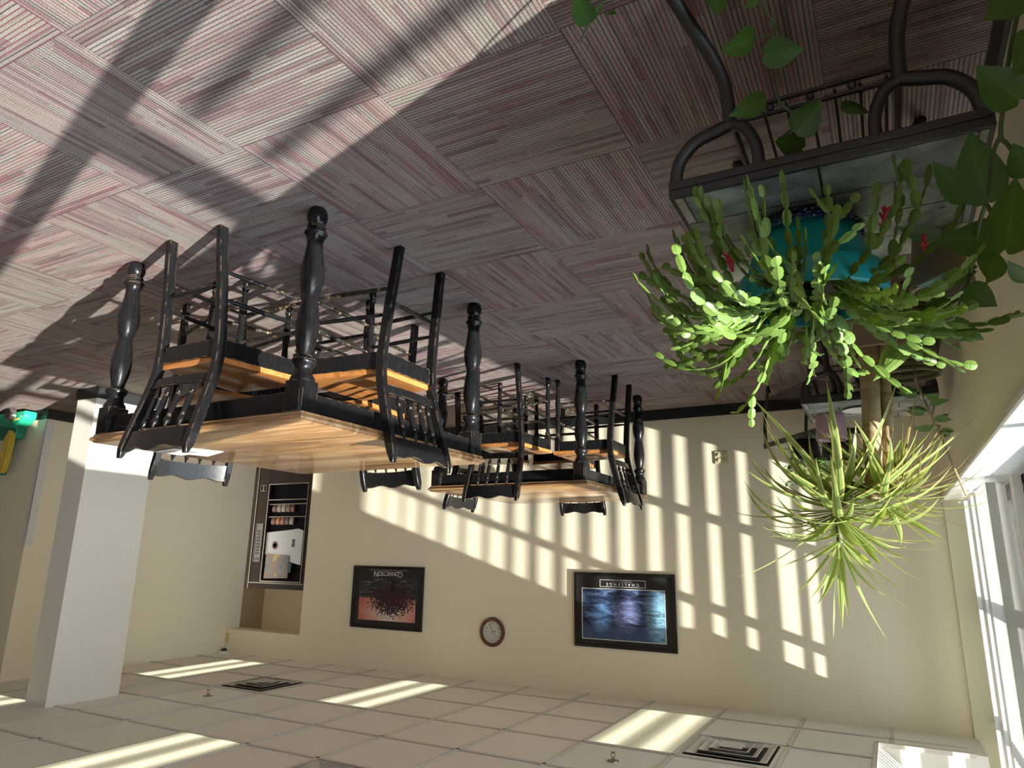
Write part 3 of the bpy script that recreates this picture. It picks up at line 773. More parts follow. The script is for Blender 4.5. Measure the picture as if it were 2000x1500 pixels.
    def rung(p0, p1, mat):
        p0 = Vector(p0); p1 = Vector(p1); n = 10
        m = MB(); m.tube([p0.lerp(p1, k/n) for k in range(n+1)], [.0070+.0040*math.sin(PI*k/n) for k in range(n+1)], 10); m.build('stretcher', mat, t)
    rung((-.165,post_y(.265),.265), (.165,post_y(.265),.265), bw)
    for s_ in (-1, 1):
        for z in (.20, .325): rung((s_*.178,post_y(z)+.012,z), (s_*.212,.452,z-.004), bw if z > .25 else M['rung'])
    for z in (.20, .345): rung((-.2,.466,z), (.2,.466,z), M['rung'])
    return t
chair = make_chair()
G = 'black spindle-back dining chairs'
def place(first, x, y, rz, label):
    global chair
    if first:
        chair.location = (x,y,0); chair.rotation_euler = (0,0,rz); chair['label'] = label; chair['group'] = G
    else: dup(chair, (x,y,0), rz, label, G)
D = math.radians
place(True, -1.185, -4.478, 0, 'black spindle-back chair at the nearest table, papers just behind its crest rail')
place(False, -1.925, -3.800, -PI/2, 'black spindle-back chair with sunlit orange seat on the window side of the nearest table')
place(False, -.395, -3.735, PI/2+D(14), 'black chair on the column side of the nearest table, mostly its crest rail seen')
place(False, -1.160, -3.020, PI+D(2), 'black chair on the far side of the nearest table, back toward the back wall')
place(False, -1.335, -2.005, D(-2), 'black spindle-back chair at the far table, back toward the nearest table')
place(False, -2.035, -1.215, -PI/2, 'black spindle-back chair on the window side of the far table')
place(False, -.615, -1.240, PI/2+D(3), 'black chair on the side of the far table away from the windows')
place(False, -1.350, -.455, PI+D(1), 'black chair between the far table and the back wall')

# papers on the near table
pm = NT('printed_leaflet'); pc = pm.noise(pm.coord(), 14, 3); pm.base(pm.ramp(pc, [(.40, (.80,.79,.76)), (.56, (.78,.77,.74)), (.60, (.30,.33,.36)), (.75, (.13,.15,.17))])); pm.set(.5)
def paper(x, y, rz, w_, h_, z, label, mat):
    m = MB(); n = 8
    rows = []
    for k in range(n+1):
        u = k/n; rows.append([(u*w_-w_/2, -h_/2, .0006+.004*max(0,u-.6)**2), (u*w_-w_/2, h_/2, .0006+.004*max(0,u-.6)**2), (u*w_-w_/2, h_/2, .0016+.004*max(0,u-.6)**2), (u*w_-w_/2, -h_/2, .0016+.004*max(0,u-.6)**2)])
    m.loft(rows); o = m.build('paper_sheet', mat, None); o.location = (x,y,z); o.rotation_euler = (0,0,rz)
    return tag(o, label, 'paper', 'papers on the nearest table')
paper(-.80, -4.04, .35, .22, .17, table_z, 'white sheet of paper lying on the nearest tabletop', simple('white_paper', (.80,.79,.77), .6, var=.01))
paper(-.73, -4.10, .15, .20, .15, table_z+.0025, 'printed leaflet with grey picture lying on the white sheet', pm.m)

# ------------------------------------------------------------------ alcove: vending machine
VY = .60
o = thing('vending_machine', 'brown snack vending machine with glass front in the alcove', 'vending machine', (3.46, VY, 0))
X0, X1, VZ = 2.93-3.46, 4.07-3.46, 1.845
brown = simple('brown_enamel', (.040,.023,.015), .6, spec=.12); vtrim = simple('dull_metal_trim', (.25,.22,.18), .35, metal=.4)
m = MB()
m.box(X0,X1,.05,.85,.04,VZ)                                                          # cabinet core
m.box(X0,3.02-3.46,-.0,.05,.04,VZ); m.box(3.745-3.46,X1,0,.05,.04,VZ); m.box(3.02-3.46,3.745-3.46,0,.05,.04,.46); m.box(3.02-3.46,3.745-3.46,0,.05,1.745,VZ)
m.build('cabinet', brown, o, smooth=False, bevel=.004)
m = MB()
def fr(x0,x1,z0,z1,wd,d):
    for (a0,a1,c0,c1) in ((x0,x0+wd,z0,z1),(x1-wd,x1,z0,z1),(x0+wd,x1-wd,z0,z0+wd),(x0+wd,x1-wd,z1-wd,z1)): m.box(a0-3.46,a1-3.46,-d,.0,c0,c1)
fr(3.01,3.755,.45,1.755,.014,.008); m.box(3.965-3.46,3.98-3.46,-.008,0,.04,VZ); m.box(2.965-3.46,3.965-3.46,-.008,0,1.765,1.778); m.box(3.02-3.46,3.745-3.46,-.008,0,.665,.678)
m.build('metal_trim', vtrim, o, smooth=False)
m = MB(); fr(3.79,3.925,.99,1.50,.008,.012); m.box(3.798-3.46,3.917-3.46,-.006,0,.998,1.492); kp = m.build('keypad', simple('keypad_grey', (.14,.13,.12), .4), o, smooth=False)
m = MB()
for r_ in range(8):
    for c_ in range(3): m.box(3.835-3.46+c_*.02, 3.849-3.46+c_*.02, -.012, -.006, 1.08+r_*.042, 1.105+r_*.042)
m.box(3.82-3.46,3.90-3.46,-.011,-.006,1.44,1.475); m.build('button', simple('key_dark', (.03,.03,.03), .4), kp, smooth=False)
m = MB(); fr(3.80,3.915,.46,.545,.006,.010); m.box(3.85-3.46,3.865-3.46,-.010,0,.466,.539); m.build('coin_return', vtrim, o, smooth=False)
m = MB(); m.box(3.02-3.46,3.745-3.46,.045,.0505,.46,1.745); m.build('display_back', simple('display_black', (.006,.005,.006), .7, spec=.05), o, smooth=False)
for zr in (.80, .97):
    m = MB(); m.box(3.03-3.46,3.735-3.46,.012,.045,zr-.075,zr-.065); m.build('shelf', vtrim, o, smooth=False)
pk = [(.16,.035,.015),(.30,.08,.02),(.36,.30,.22),(.20,.10,.03),(.42,.14,.03),(.10,.03,.04),(.35,.33,.28)]
for r_, zr in enumerate((.80, .97)):
    for k in range(5):
        xx = 3.30-3.46+k*.085; m = MB(); hh = .10
        m.loft([[(xx-.030,.026,zr-.064),(xx+.030,.026,zr-.064),(xx+.030,.032,zr-.064),(xx-.030,.032,zr-.064)],[(xx-.034,.014,zr-.03),(xx+.034,.014,zr-.03),(xx+.034,.042,zr-.03),(xx-.034,.042,zr-.03)],[(xx-.034,.014,zr+.02),(xx+.034,.014,zr+.02),(xx+.034,.042,zr+.02),(xx-.034,.042,zr+.02)],[(xx-.030,.026,zr-.064+hh),(xx+.030,.026,zr-.064+hh),(xx+.030,.032,zr-.064+hh),(xx-.030,.032,zr-.064+hh)]])
        m.build('snack_pack', simple('snack_wrap', pk[(k*3+r_*2) % 7], .35, var=.5, scale=60), o)
m = MB(); m.prism([(3.065-3.46,1.085),(3.17-3.46,1.06),(3.30-3.46,1.075),(3.74-3.46,1.11),(3.735-3.46,1.40),(3.07-3.46,1.53)], .020, .044, 'y'); m.build('reflection_panel', simple('painted_white_reflection', (.62,.66,.63), .3, var=.03), o, smooth=False)  # white panel painted in place of a reflection in the glass front
pic = NT('painted_reflection_colours'); pn = pic.noise(pic.coord(), 6, 4, .6); pic.base(pic.ramp(pn, [(.3, (.05,.07,.16)), (.45, (.18,.18,.17)), (.55, (.26,.12,.06)), (.66, (.42,.38,.10))])); pic.set(.3)
m = MB(); m.prism([(3.27-3.46,1.41),(3.70-3.46,1.39),(3.71-3.46,1.715),(3.27-3.46,1.70)], .012, .0195, 'y'); m.build('reflection_picture', pic.m, o, smooth=False)  # coloured picture, also a painted reflection in the glass
m = MB()
for k in range(5):
    a = 2*PI*k/5+.3; m.lathe([(0,.0),(.030,.0),(.030,.002),(0,.002)], n=12, M=Matrix.Translation((3.56-3.46+.028*math.cos(a),.0198,1.28+.028*math.sin(a))) @ RX)
m.build('reflected_flower', simple('dark_red', (.20,.03,.02), .4), o)  # red flower belonging to the painted white reflection
m = MB(); m.prism([(3.215-3.46,1.52),(3.29-3.46,1.52),(3.275-3.46,1.63),(3.225-3.46,1.63)], .008, .0115, 'y'); m.box(3.21-3.46,3.295-3.46,.008,.0115,1.505,1.518); m.prism([(3.20-3.46,1.20),(3.25-3.46,1.20),(3.238-3.46,1.255),(3.212-3.46,1.255)], .0150, .0195, 'y'); m.box(3.205-3.46,3.245-3.46,.0150,.0195,1.255,1.30); m.build('cup_graphic', M['ink_black'], o, smooth=False)

# ------------------------------------------------------------------ green floor machine at the right edge
o = thing('floor_machine', 'green floor scrubbing machine with silver caster standing past the right wall corner', 'floor machine', (4.02, -2.76, 0))
gr = simple('green_enamel', (.02,.38,.22), .35); 
m = MB(); m.prism([(-.30,.03),(.34,.03),(.34,.10),(.10,.16),(-.10,.20),(-.22,.16),(-.30,.10)], .10, .225, 'y'); m.build('base', gr, o, bevel=.02, seg=3)
m = MB(); m.lathe([(.0,-.03),(.055,-.03),(.066,-.018),(.066,.018),(.055,.03),(0,.03)], (0,0,0), 24, M=Matrix.Translation((-.12,.065,.068)) @ Matrix.Rotation(PI/2,4,'X')); m.build('caster_wheel', M['chrome'], o)
m = MB(); m.box(-.14,.20,.13,.22,.15,.30); m.prism([(-.06,.28),(.08,.28),(.12,.66),(.02,.66)], .15, .20, 'y'); m.build('tower', simple('dark_green_enamel', (.01,.22,.13), .35), o, smooth=False, bevel=.012)
m = MB(); m.box(-.22,-.02,.095,.101,.105,.125); m.build('warning_strip', simple('yellow_tape', (.62,.55,.12), .4), o, smooth=False)
o = thing('power_cord', 'yellow power cord coiled on the green floor machine', 'cord', (3.905, -2.662, .44))
m = MB(); pts = []
for k in range(150):
    a = 2*PI*k/22; rr = .045+.012*math.sin(k*.7); pts.append((rr*math.cos(a)+.004*math.sin(k*1.3), -.0+.05*(k/150-.5), .20*math.sin(a)*(1+.08*math.sin(k))))
m.tube(pts, .0065, 7); m.build('coil', simple('yellow_cable', (.58,.40,.04), .45), o)

# ------------------------------------------------------------------ slate-topped plant stands
SZ = .50
def make_stand(label):
    """origin on the floor under the middle of the top; the long side runs along x"""
    t = thing('plant_stand', label, 'plant stand', (0,0,0), 0, 'slate-topped iron plant stands')
    W, Dp = .342, .315
    m = MB(); m.box(-W+.012, W-.012, -Dp+.012, Dp-.012, SZ-.022, SZ); m.build('slate_top', M['slate'], t, smooth=False)
    m = MB()
    for (x0,x1,y0,y1) in ((-W,W,-Dp,-Dp+.012),(-W,W,Dp-.012,Dp),(-W,-W+.012,-Dp+.012,Dp-.012),(W-.012,W,-Dp+.012,Dp-.012)): m.box(x0,x1,y0,y1,SZ-.045,SZ-.001)
    m.box(-W+.004,W-.004,-Dp-.004,-Dp,SZ-.040,SZ-.022)
    m.build('top_frame', M['iron'], t, smooth=False, bevel=.002)
    for sy in (-1, 1):
        for s_ in (-1, 1):
            y = sy*(Dp-.02); xi = s_*.185
            m = MB()
            m.tube(smooth_path([(s_*.285,y+sy*.14,.0),(s_*.255,y+sy*.095,.065),(s_*.212,y+sy*.040,.145),(s_*.190,y+sy*.008,.22),(xi,y,.322)], 6), .0170, 12)
            m.build('leg', M['iron'], t)
            m = MB()
            m.tube(smooth_path([(xi,y,.322),(s_*.225,y,.334),(s_*.275,y,.350),(s_*.315,y,.395),(s_*.328,y,SZ-.046)], 6), .0165, 12)
            m.tube(smooth_path([(xi,y,.322),(s_*.150,y,.345),(s_*.128,y,.40),(s_*.125,y,SZ-.046)], 6), .0145, 12); m.build('scroll_arch', M['iron'], t)
        m = MB(); y = sy*(Dp-.02)
        m.box(-.185,.185,y-.005,y+.005,.286,.294); m.box(-.185,.185,y-.005,y+.005,.318,.326)
        for x in (-.09, 0, .09): m.ball((x,y,.306), .011)
        m.build('ball_rail', M['iron'], t)
    m = MB()
    for s_ in (-1, 1): m.tube([(s_*.185,-Dp+.02,.30),(s_*.185,Dp-.02,.30)], .008, 8)
    for k in range(7): x = -.16+k*.0533; m.tube([(x,-Dp+.02,.302),(x,Dp-.02,.302)], .004, 6)
    m.build('wire_shelf', M['iron'], t)
    return t
s1 = make_stand('slate-topped black iron plant stand nearest the camera under the turquoise pot'); s1.location = (-3.720, -4.417, 0)
s2 = dup(s1, (-3.750, -1.79, 0), 0, 'slate-topped black iron plant stand holding the pink pot')
# the far stand is a corner shelf turned toward the room
cs = thing('corner_plant_bench', 'low black iron bench with a slate top set diagonally across the window corner', 'plant stand', (-3.36, -.68, 0), math.atan2(.80,.60))
W, Dp = .40, .20
m = MB(); m.box(-W+.01, W-.01, -Dp+.01, Dp-.01, SZ-.022, SZ-.002); m.build('slate_top', M['slate'], cs, smooth=False)
m = MB()
for (x0,x1,y0,y1) in ((-W,W,-Dp,-Dp+.01),(-W,W,Dp-.01,Dp),(-W,-W+.01,-Dp+.01,Dp-.01),(W-.01,W,-Dp+.01,Dp-.01)): m.box(x0,x1,y0,y1,SZ-.04,SZ)
m.build('top_frame', M['iron'], cs, smooth=False)
for s_ in (-1, 1):
    for sy in (-1, 1):
        m = MB(); m.tube(smooth_path([(s_*.39,sy*.18,SZ-.04),(s_*.395,sy*.18,.36),(s_*.37,sy*.18,.22),(s_*.32,sy*.18,.09),(s_*.30,sy*.18,.0)], 6), .013, 10); m.ball((s_*.30,sy*.18,.045), .021); m.ball((s_*.30,sy*.18,.016), .016); m.build('leg', M['iron'], cs)
m = MB()
for sy in (-1, 1): m.tube([(-.30,sy*.18,.10),(.31,sy*.18,.10)], .007, 8)
for k in range(15): x = -.29+k*.0425; m.tube([(x,-.18,.104),(x,.18,.104)], .0035, 6)
m.build('wire_shelf', M['iron'], cs)

# ------------------------------------------------------------------ pots and pans
def pot_mesh(prof_out, wall, name, mat, parent, n=36, ribs=0):
    m = MB(); top_r, top_z = prof_out[-1]
    prof = [(0, prof_out[0][1])]+list(prof_out)+[(top_r-wall, top_z)]
    zin = top_z-.03*1
    prof += [(top_r-wall-.002, top_z-.01), (max(.01, prof_out[0][0]-wall), prof_out[0][1]+.01), (0, prof_out[0][1]+.01)]
    m.lathe(prof, n=n, caps=False); return m.build(name, mat, parent)
def soil(parent, r, z):
    m = MB(); m.lathe([(0,z+.004),(r*.6,z+.003),(r,z-.002),(r,z-.006),(0,z-.006)], n=24, caps=False); return m.build('soil', M['soil'], parent)

PX, PY = -3.665, -4.436
em = NT('speckled_blue_enamel'); ec = em.noise(em.coord(), 130, 2, .5); em.base(em.ramp(ec, [(.60, (.022,.035,.12)), (.66, (.62,.68,.80))])); em.set(.18, coat=.4)
o = thing('enamel_pan', 'blue speckled enamel pan under the turquoise pot on the near stand', 'pan', (PX, PY, SZ+.0005))
m = MB(); m.lathe([(0,0),(.118,0),(.128,.006),(.146,.042),(.156,.046),(.157,.050),(.146,.050),(.138,.044),(.122,.010),(.112,.006),(0,.006)], n=48, caps=False); m.build('pan_body', em.m, o)

# Christmas cactus
tur = simple('turquoise_glaze', (.012,.33,.335), .3, var=.05, spec=.5)
cc = thing('potted_christmas_cactus', 'trailing christmas cactus with red buds in a turquoise pot on the near stand', 'potted plant', (PX, PY, SZ+.0068))
BZ = SZ+.0068
pot_mesh([(.105,0),(.118,.006),(.150,.110),(.160,.142),(.163,.148),(.179,.151),(.182,.158),(.183,.216),(.179,.222)], .010, 'pot', tur, cc, 48)
soil(cc, .166, .200)
fol = MB(); rc = random.Random(11)
def pad(p, d, nrm, L, Wd, th=.0016):
    """one flat cactus segment with scalloped sides"""
    d = d.normalized(); side = d.cross(nrm)
    if side.length < 1e-4: side = d.orthogonal()
    side.normalize(); nn = side.cross(d).normalized()
    prof = [(0,.16),(.12,.62),(.30,.92),(.42,.86),(.56,1.0),(.70,.90),(.82,.86),(.94,.50),(1.0,.22)]
    up_l = []; 
    for sgn in (1, -1):
        rows = []
        for t_, w_ in prof:
            c = p+d*(L*t_); ww = Wd*.5*w_
            rows.append((c-side*ww, c+nn*(th*sgn+.0022*sgn*math.sin(PI*t_)), c+side*ww, t_))
        for a, b_ in zip(rows, rows[1:]):
            fol.quad([a[0],a[1],b_[1],b_[0]], [(0,a[3]),(.5,a[3]),(.5,b_[3]),(0,b_[3])])
            fol.quad([a[1],a[2],b_[2],b_[1]], [(.5,a[3]),(1,a[3]),(1,b_[3]),(.5,b_[3])])
tips = []
def chain(p, d, n, droop, L0, W0, seed, branch=True):
    q = random.Random(seed); d = d.normalized(); nrm = Vector((q.uniform(-1,1), q.uniform(-1,1), q.uniform(-.3,1)))
    for k in range(n):
        L = L0*q.uniform(.8,1.15); Wd = W0*q.uniform(.8,1.15)*(1 if k < n-2 else .8)
        if k == n-1: L *= .7
        pad(p, d, nrm, L, Wd)
        p = p+d*L*.97
        if p.z < .03: break
        if branch and 1 < k < n-2 and q.random() < .17:
            bd = d.copy(); bd.rotate(Euler((q.uniform(-.6,.6), q.uniform(-.6,.6), q.uniform(-.6,.6)))); chain(p, bd, min(4, n-k-1), droop, L0*.95, W0, q.randint(0,10**6), False)
        h = math.hypot(d.x, d.y)
        d = (d+Vector((q.uniform(-.13,.13), q.uniform(-.13,.13), q.uniform(-.1,.1)-droop*(.55+k*.10)))).normalized()
        nrm = (nrm+Vector((q.uniform(-.5,.5), q.uniform(-.5,.5), q.uniform(-.5,.5)))).normalized()
    tips.append((p, d))
for k in range(100):
    a = 2*PI*k/100*3.0+rc.uniform(-.25,.25); r_ = .03+.125*rc.random()
    lift = rc.choice((.25,.50,.75,.95,1.2)) if k % 12 else 1.6
    p = Vector((r_*math.cos(a), r_*math.sin(a), .200))
    d = Vector((math.cos(a), math.sin(a), lift))
    n = rc.choice((6,7,8,8,9,10))
    # the longest arms hang toward the room and toward the camera
    if math.sin(a) < -.2 or math.cos(a) > .3: n += 1
    dr_ = rc.uniform(.17,.29)
    if math.cos(a) > -.1 and math.sin(a) < .6: dr_ *= 1.25; n += 1
    if math.cos(a) < -.3:
        if k % 2: continue
        d.z = rc.uniform(.65,1.35); dr_ *= .55
    chain(p, d, n, dr_, .043, .029, rc.randint(0,10**6))
for k in range(8):
    a = -PI/2+(k-3.5)*.34+rc.uniform(-.1,.1)
    chain(Vector((.13*math.cos(a), .13*math.sin(a), .205)), Vector((math.cos(a), math.sin(a), rc.uniform(.0,.45))), rc.choice((8,9,10)), rc.uniform(.26,.36), .043, .026, rc.randint(0,10**6))
fol.build('foliage', M['cactus'], cc)
def flower(p, d, s_=1.0):
    m = MB(); d = Vector(d).normalized(); a_ = d.orthogonal().normalized(); b_ = d.cross(a_)
    m.tube([p, p+d*.02*s_, p+d*.042*s_], [.003*s_,.006*s_,.004*s_], 8)
    for ring, (z0_, z1_, out) in enumerate(((.012,.030,.020),(.026,.050,.018),(.040,.062,.012))):
        for k in range(6):
            an = 2*PI*k/6+ring*.5; o_ = a_*math.cos(an)+b_*math.sin(an); s2 = d.cross(o_)
            b0 = p+d*z0_*s_; t0 = p+d*z1_*s_+o_*out*s_; md = b0.lerp(t0,.55)
            m.quad([b0, md+s2*.0045*s_, t0, md-s2*.0045*s_])
    m.build('flower', M['flower'], cc)
flower(Vector((.165,-.175,.165)), (.1,-.15,-1), 1.15); flower(Vector((-.175,-.155,.13)), (-.2,-.3,-1), 1.1); flower(Vector((-.255,-.10,.165)), (-.1,-.2,-1), .7)

# pink pot, saucer and the dark pots
pink = simple('dusty_pink_glaze', (.40,.26,.30), .5)
o = thing('pink_flowerpot', 'dusty pink flowerpot on the slate stand in front of the corner bench', 'flowerpot', (-3.535, -1.72, SZ+.0005))
pot_mesh([(.076,0),(.080,.004),(.086,.08),(.089,.150),(.088,.155)], .007, 'pot', pink, o); soil(o, .079, .140)
def bush(parent, r, z0_, h, n, mat, seed, leaf=.035, fl='foliage'):
    q = random.Random(seed); m = MB()
    for k in range(n):
        a = q.uniform(0, 2*PI); rr = r*math.sqrt(q.random()); zz = z0_+h*q.random()
        base = Vector((rr*math.cos(a), rr*math.sin(a), zz)); d = Vector((math.cos(a)*q.uniform(.2,1), math.sin(a)*q.uniform(.2,1), q.uniform(-.3,.9))).normalized()
        blade(m, base, base+d*leaf*q.uniform(.7,1.3), leaf*.62, Vector((q.uniform(-1,1), q.uniform(-1,1), 1)))
    for k in range(max(3, n//12)):
        a = q.uniform(0, 2*PI); m.tube([(0,0,z0_-.02),(r*.4*math.cos(a),r*.4*math.sin(a),z0_+h*.4),(r*.7*math.cos(a),r*.7*math.sin(a),z0_+h*.8)], .002, 5)
    return m.build(fl, mat, parent)
def blade(m, base, tip, wd, nrm, n=6, fold=.18, curl=.10, heart=True):
    """a heart-shaped leaf"""
    d = tip-base; L = d.length; d.normalize(); side = d.cross(nrm)
    if side.length < 1e-4: side = d.orthogonal()
    side.normalize(); nn = side.cross(d).normalized()
    if nn.z < 0: nn = -nn
    prof = [(-.06,.30),(.0,.62),(.10,.88),(.24,1.0),(.40,.95),(.58,.76),(.76,.46),(.90,.18),(1.0,.0)] if heart else [(0,.10),(.15,.7),(.35,1),(.6,.85),(.8,.5),(1,0)]
    rows = []
    for t_, w_ in prof:
        c = base+d*(L*t_)-nn*(curl*L*max(0,t_-.3)**2)
        if t_ < 0: c = base
        ww = wd*.5*w_; up_ = nn*(fold*ww)
        back = d*(L*min(t_,0))
        rows.append((c+back-side*ww+up_, c+back-side*ww*.5+up_*.35, c, c+back+side*ww*.5+up_*.35, c+back+side*ww+up_, max(0,t_)))
    for a, b_ in zip(rows, rows[1:]):
        for i in range(4): m.quad([a[i],a[i+1],b_[i+1],b_[i]], [(i/4,a[5]),((i+1)/4,a[5]),((i+1)/4,b_[5]),(i/4,b_[5])])
o2 = thing('black_flowerpot', 'black flowerpot with a small leafy plant behind the pink pot', 'flowerpot', (-3.30, -.80, SZ+.0005))
pot_mesh([(.085,0),(.088,.004),(.105,.125),(.112,.128),(.112,.150),(.108,.152)], .006, 'pot', M['black_plastic'], o2); soil(o2, .096, .135)
bush(o2, .15, .15, .17, 150, M['jade'], 3)
o3 = thing('black_nursery_pot', 'black nursery pot at the window end of the corner bench', 'flowerpot', (-3.53, -1.02, SZ+.0005))
pot_mesh([(.088,0),(.092,.004),(.110,.155),(.116,.158),(.116,.178),(.112,.180)], .006, 'pot', M['black_plastic'], o3); soil(o3, .10, .160)
bush(o3, .13, .18, .12, 60, M['jade'], 5)
o = thing('white_saucer', 'white saucer lying on the slate stand beside the pink pot', 'saucer', (-3.70, -1.86, SZ+.0005))
m = MB(); m.lathe([(0,0),(.060,0),(.085,.010),(.087,.013),(.082,.012),(.060,.004),(0,.004)], n=36, caps=False); m.build('dish', M['white_plastic'], o)

# tan and olive pots near the window
o = thing('beige_flowerpot', 'small beige flowerpot with two long bright leaves at the back of the near stand', 'flowerpot', (-3.975, -4.205, SZ+.0005))
pot_mesh([(.052,0),(.056,.004),(.072,.135),(.078,.138),(.078,.158),(.074,.160)], .006, 'pot', simple('beige_clay', (.25,.205,.15), .6), o); soil(o, .066, .145)
olive = NT('ribbed_olive_plastic'); ol = olive.n('ShaderNodeTexWave', wave_type='BANDS', bands_direction='Z'); ol.inputs['Scale'].default_value = 9; ol.inputs['Distortion'].default_value = .6
olive.l(olive.coord(), ol.inputs['Vector']); olive.base(olive.ramp(ol.outputs['Fac'], [(.05, (.045,.042,.022)), (.2, (.165,.160,.095)), (1, (.18,.175,.105))])); olive.set(.5); olive.bump(ol.outputs['Fac'], .4, .006)
o = thing('olive_flowerpot', 'olive green ribbed flowerpot on the floor behind the tan dracaena pot', 'flowerpot', (-3.945, -2.42, 0))
pot_mesh([(.105,0),(.112,.006),(.145,.44),(.150,.445),(.150,.470),(.146,.472)], .007, 'pot', olive.m, o); soil(o, .13, .42)
def long_leaf(bse, tip, wd):
    m = MB(); o_ = Vector((-3.975,-4.205,SZ+.0005)); bse = Vector(bse)-o_; tip = Vector(tip)-o_
    blade(m, bse, tip, wd, Vector((.3,-1,.35)), fold=.3, curl=.12, heart=False)
    m.tube(smooth_path([Vector((0,0,.14)), Vector((.02,.01,.20)), bse], 5), .003, 6); return m
bp_ = COL.objects['beige_flowerpot']
long_leaf((-3.904,-4.175,.775), (-3.782,-4.201,.895), .042).build('leaf', M['cactus'], bp_)
long_leaf((-3.841,-4.190,.785), (-3.800,-4.192,.885), .036).build('leaf', M['cactus'], bp_)
# ------------------------------------------------------------------ dracaena
dr = thing('potted_dracaena', 'tall dracaena with striped yellow-green leaves in a tan pot by the window wall', 'potted plant', (-3.80, -3.0, 0))
pot_mesh([(.118,0),(.124,.006),(.155,.45),(.160,.47),(.163,.492),(.160,.495)], .006, 'pot', simple('tan_plastic', (.27,.20,.135), .5), dr, 48); soil(dr, .148, .44)
m = MB(); m.tube(smooth_path([(.015,0,.42),(.030,0,.70),(.045,0,.95),(.060,0,1.12)], 5), [.040]*5+[.038]*5+[.034]*5+[.030], 14); m.build('trunk', M['bark'], dr)
m = MB(); m.tube(smooth_path([(-.042,.03,.42),(-.030,.03,.70),(-.012,.03,.95),(-.03,.05,1.09)], 5), [.023]*15+[.019], 12); m.build('trunk', M['bark'], dr)
m = MB(); m.tube(smooth_path([(.052,0,1.08),(.12,-.005,1.06),(.19,-.01,1.10),(.205,-.01,1.20),(.205,-.01,1.30)], 5), .012, 10); m.build('branch', simple('green_brown_stem', (.10,.11,.045), .6), dr)
def strap(m, base, az, el, L, wd, droop, seed, twist=.5):
    q = random.Random(seed); d = Vector((math.cos(az)*math.cos(el), math.sin(az)*math.cos(el), math.sin(el))); n = 12; p = Vector(base)
    side = Vector((-math.sin(az), math.cos(az), 0)); rows = []; sw = side*q.uniform(-.5,.5)/n
    tw = q.uniform(-twist, twist)
    for k in range(n+1):
        t_ = k/n; w_ = wd*.5*(.42+.58*min(1,t_*5))*max(.02, (1-max(0,(t_-.35)/.65)**1.6))
        s_ = side.copy(); s_.rotate(Matrix.Rotation(tw*t_, 3, d) if False else Matrix.Rotation(tw*t_, 3, d.normalized()))
        nn = s_.cross(d).normalized()
        rows.append((p-s_*w_+nn*w_*.25, p, p+s_*w_+nn*w_*.25, t_))
        p = p+d*(L/n); p.x = max(p.x, -.335); d = (d+sw+Vector((0,0,-droop/n*(.4+1.6*t_)))).normalized()
    for a, b_ in zip(rows, rows[1:]):
        m.quad([a[0],a[1],b_[1],b_[0]], [(0,a[3]),(.5,a[3]),(.5,b_[3]),(0,b_[3])]); m.quad([a[1],a[2],b_[2],b_[1]], [(.5,a[3]),(1,a[3]),(1,b_[3]),(.5,b_[3])])
q = random.Random(4)
def crown(c, n, L, mat, seed, el0=-.5, el1=1.1, wd=.030, droop=(.5,1.5), name='leaf_crown'):
    q = random.Random(seed); m = MB()
    for k in range(n):
        az = 2*PI*k*.381966+q.uniform(-.3,.3); t_ = k/n
        el = el0+(el1-el0)*t_+q.uniform(-.2,.2)
        strap(m, (c[0]+.012*math.cos(az), c[1]+.012*math.sin(az), c[2]-.05+.10*t_), az, el, L*q.choice((q.uniform(.55,.9), q.uniform(.85,1.15)))*(1-.2*t_), wd*q.uniform(.7,1.1), q.uniform(*droop), q.randint(0,10**6))
    return m.build(name, mat, dr)
crown((.205,-.01,1.16), 78, .56, M['dracaena'], 21, -.75, .8, .042, (.2,1.9))
crown((.205,-.01,1.30), 22, .50, M['dracaena'], 22, -.1, 1.35, .030, (.1,.5))
crown((.02,.03,1.11), 44, .45, M['dracaena'], 23, -.8, .7, .034, (.2,.9))
crown((-.06,.06,1.08), 46, .42, M['dracaena_dry'], 24, -1.0, .6, .011, (.4,1.3), 'dry_leaves')

# bamboo cane tied to a stem, leaning on the sill
cane = NT('bamboo_cane'); cn = cane.noise(cane.coord(), 30, 2); cane.base(cane.ramp(cn, [(.3, (.20,.13,.06)), (.7, (.33,.23,.11))])); cane.set(.5)
o = thing('bamboo_cane', 'thin bamboo cane with white cable ties leaning against the window sill', 'cane', (-3.965, -2.6, 0))
A = Vector((0,0,.52)); B = Vector((-.192,.62,1.03))
m = MB(); m.tube([A.lerp(B,k/8) for k in range(9)], .0050, 8); m.build('cane', cane.m, o)
for t_, dv in ((.16,(.02,-.04,-.16)),(.40,(-.14,.0,-.12))):
    p = A.lerp(B, t_); m = MB(); m.lathe([(.0065,-.004),(.0085,-.004),(.0085,.004),(.0065,.004)], p, 12); m.tube([p+Vector((.008,-.006,0)), p+Vector((.008,-.006,0))+Vector(dv)*.5, p+Vector((.008,-.006,0))+Vector(dv)], .0028, 6); m.build('cable_tie', M['white_plastic'], o)
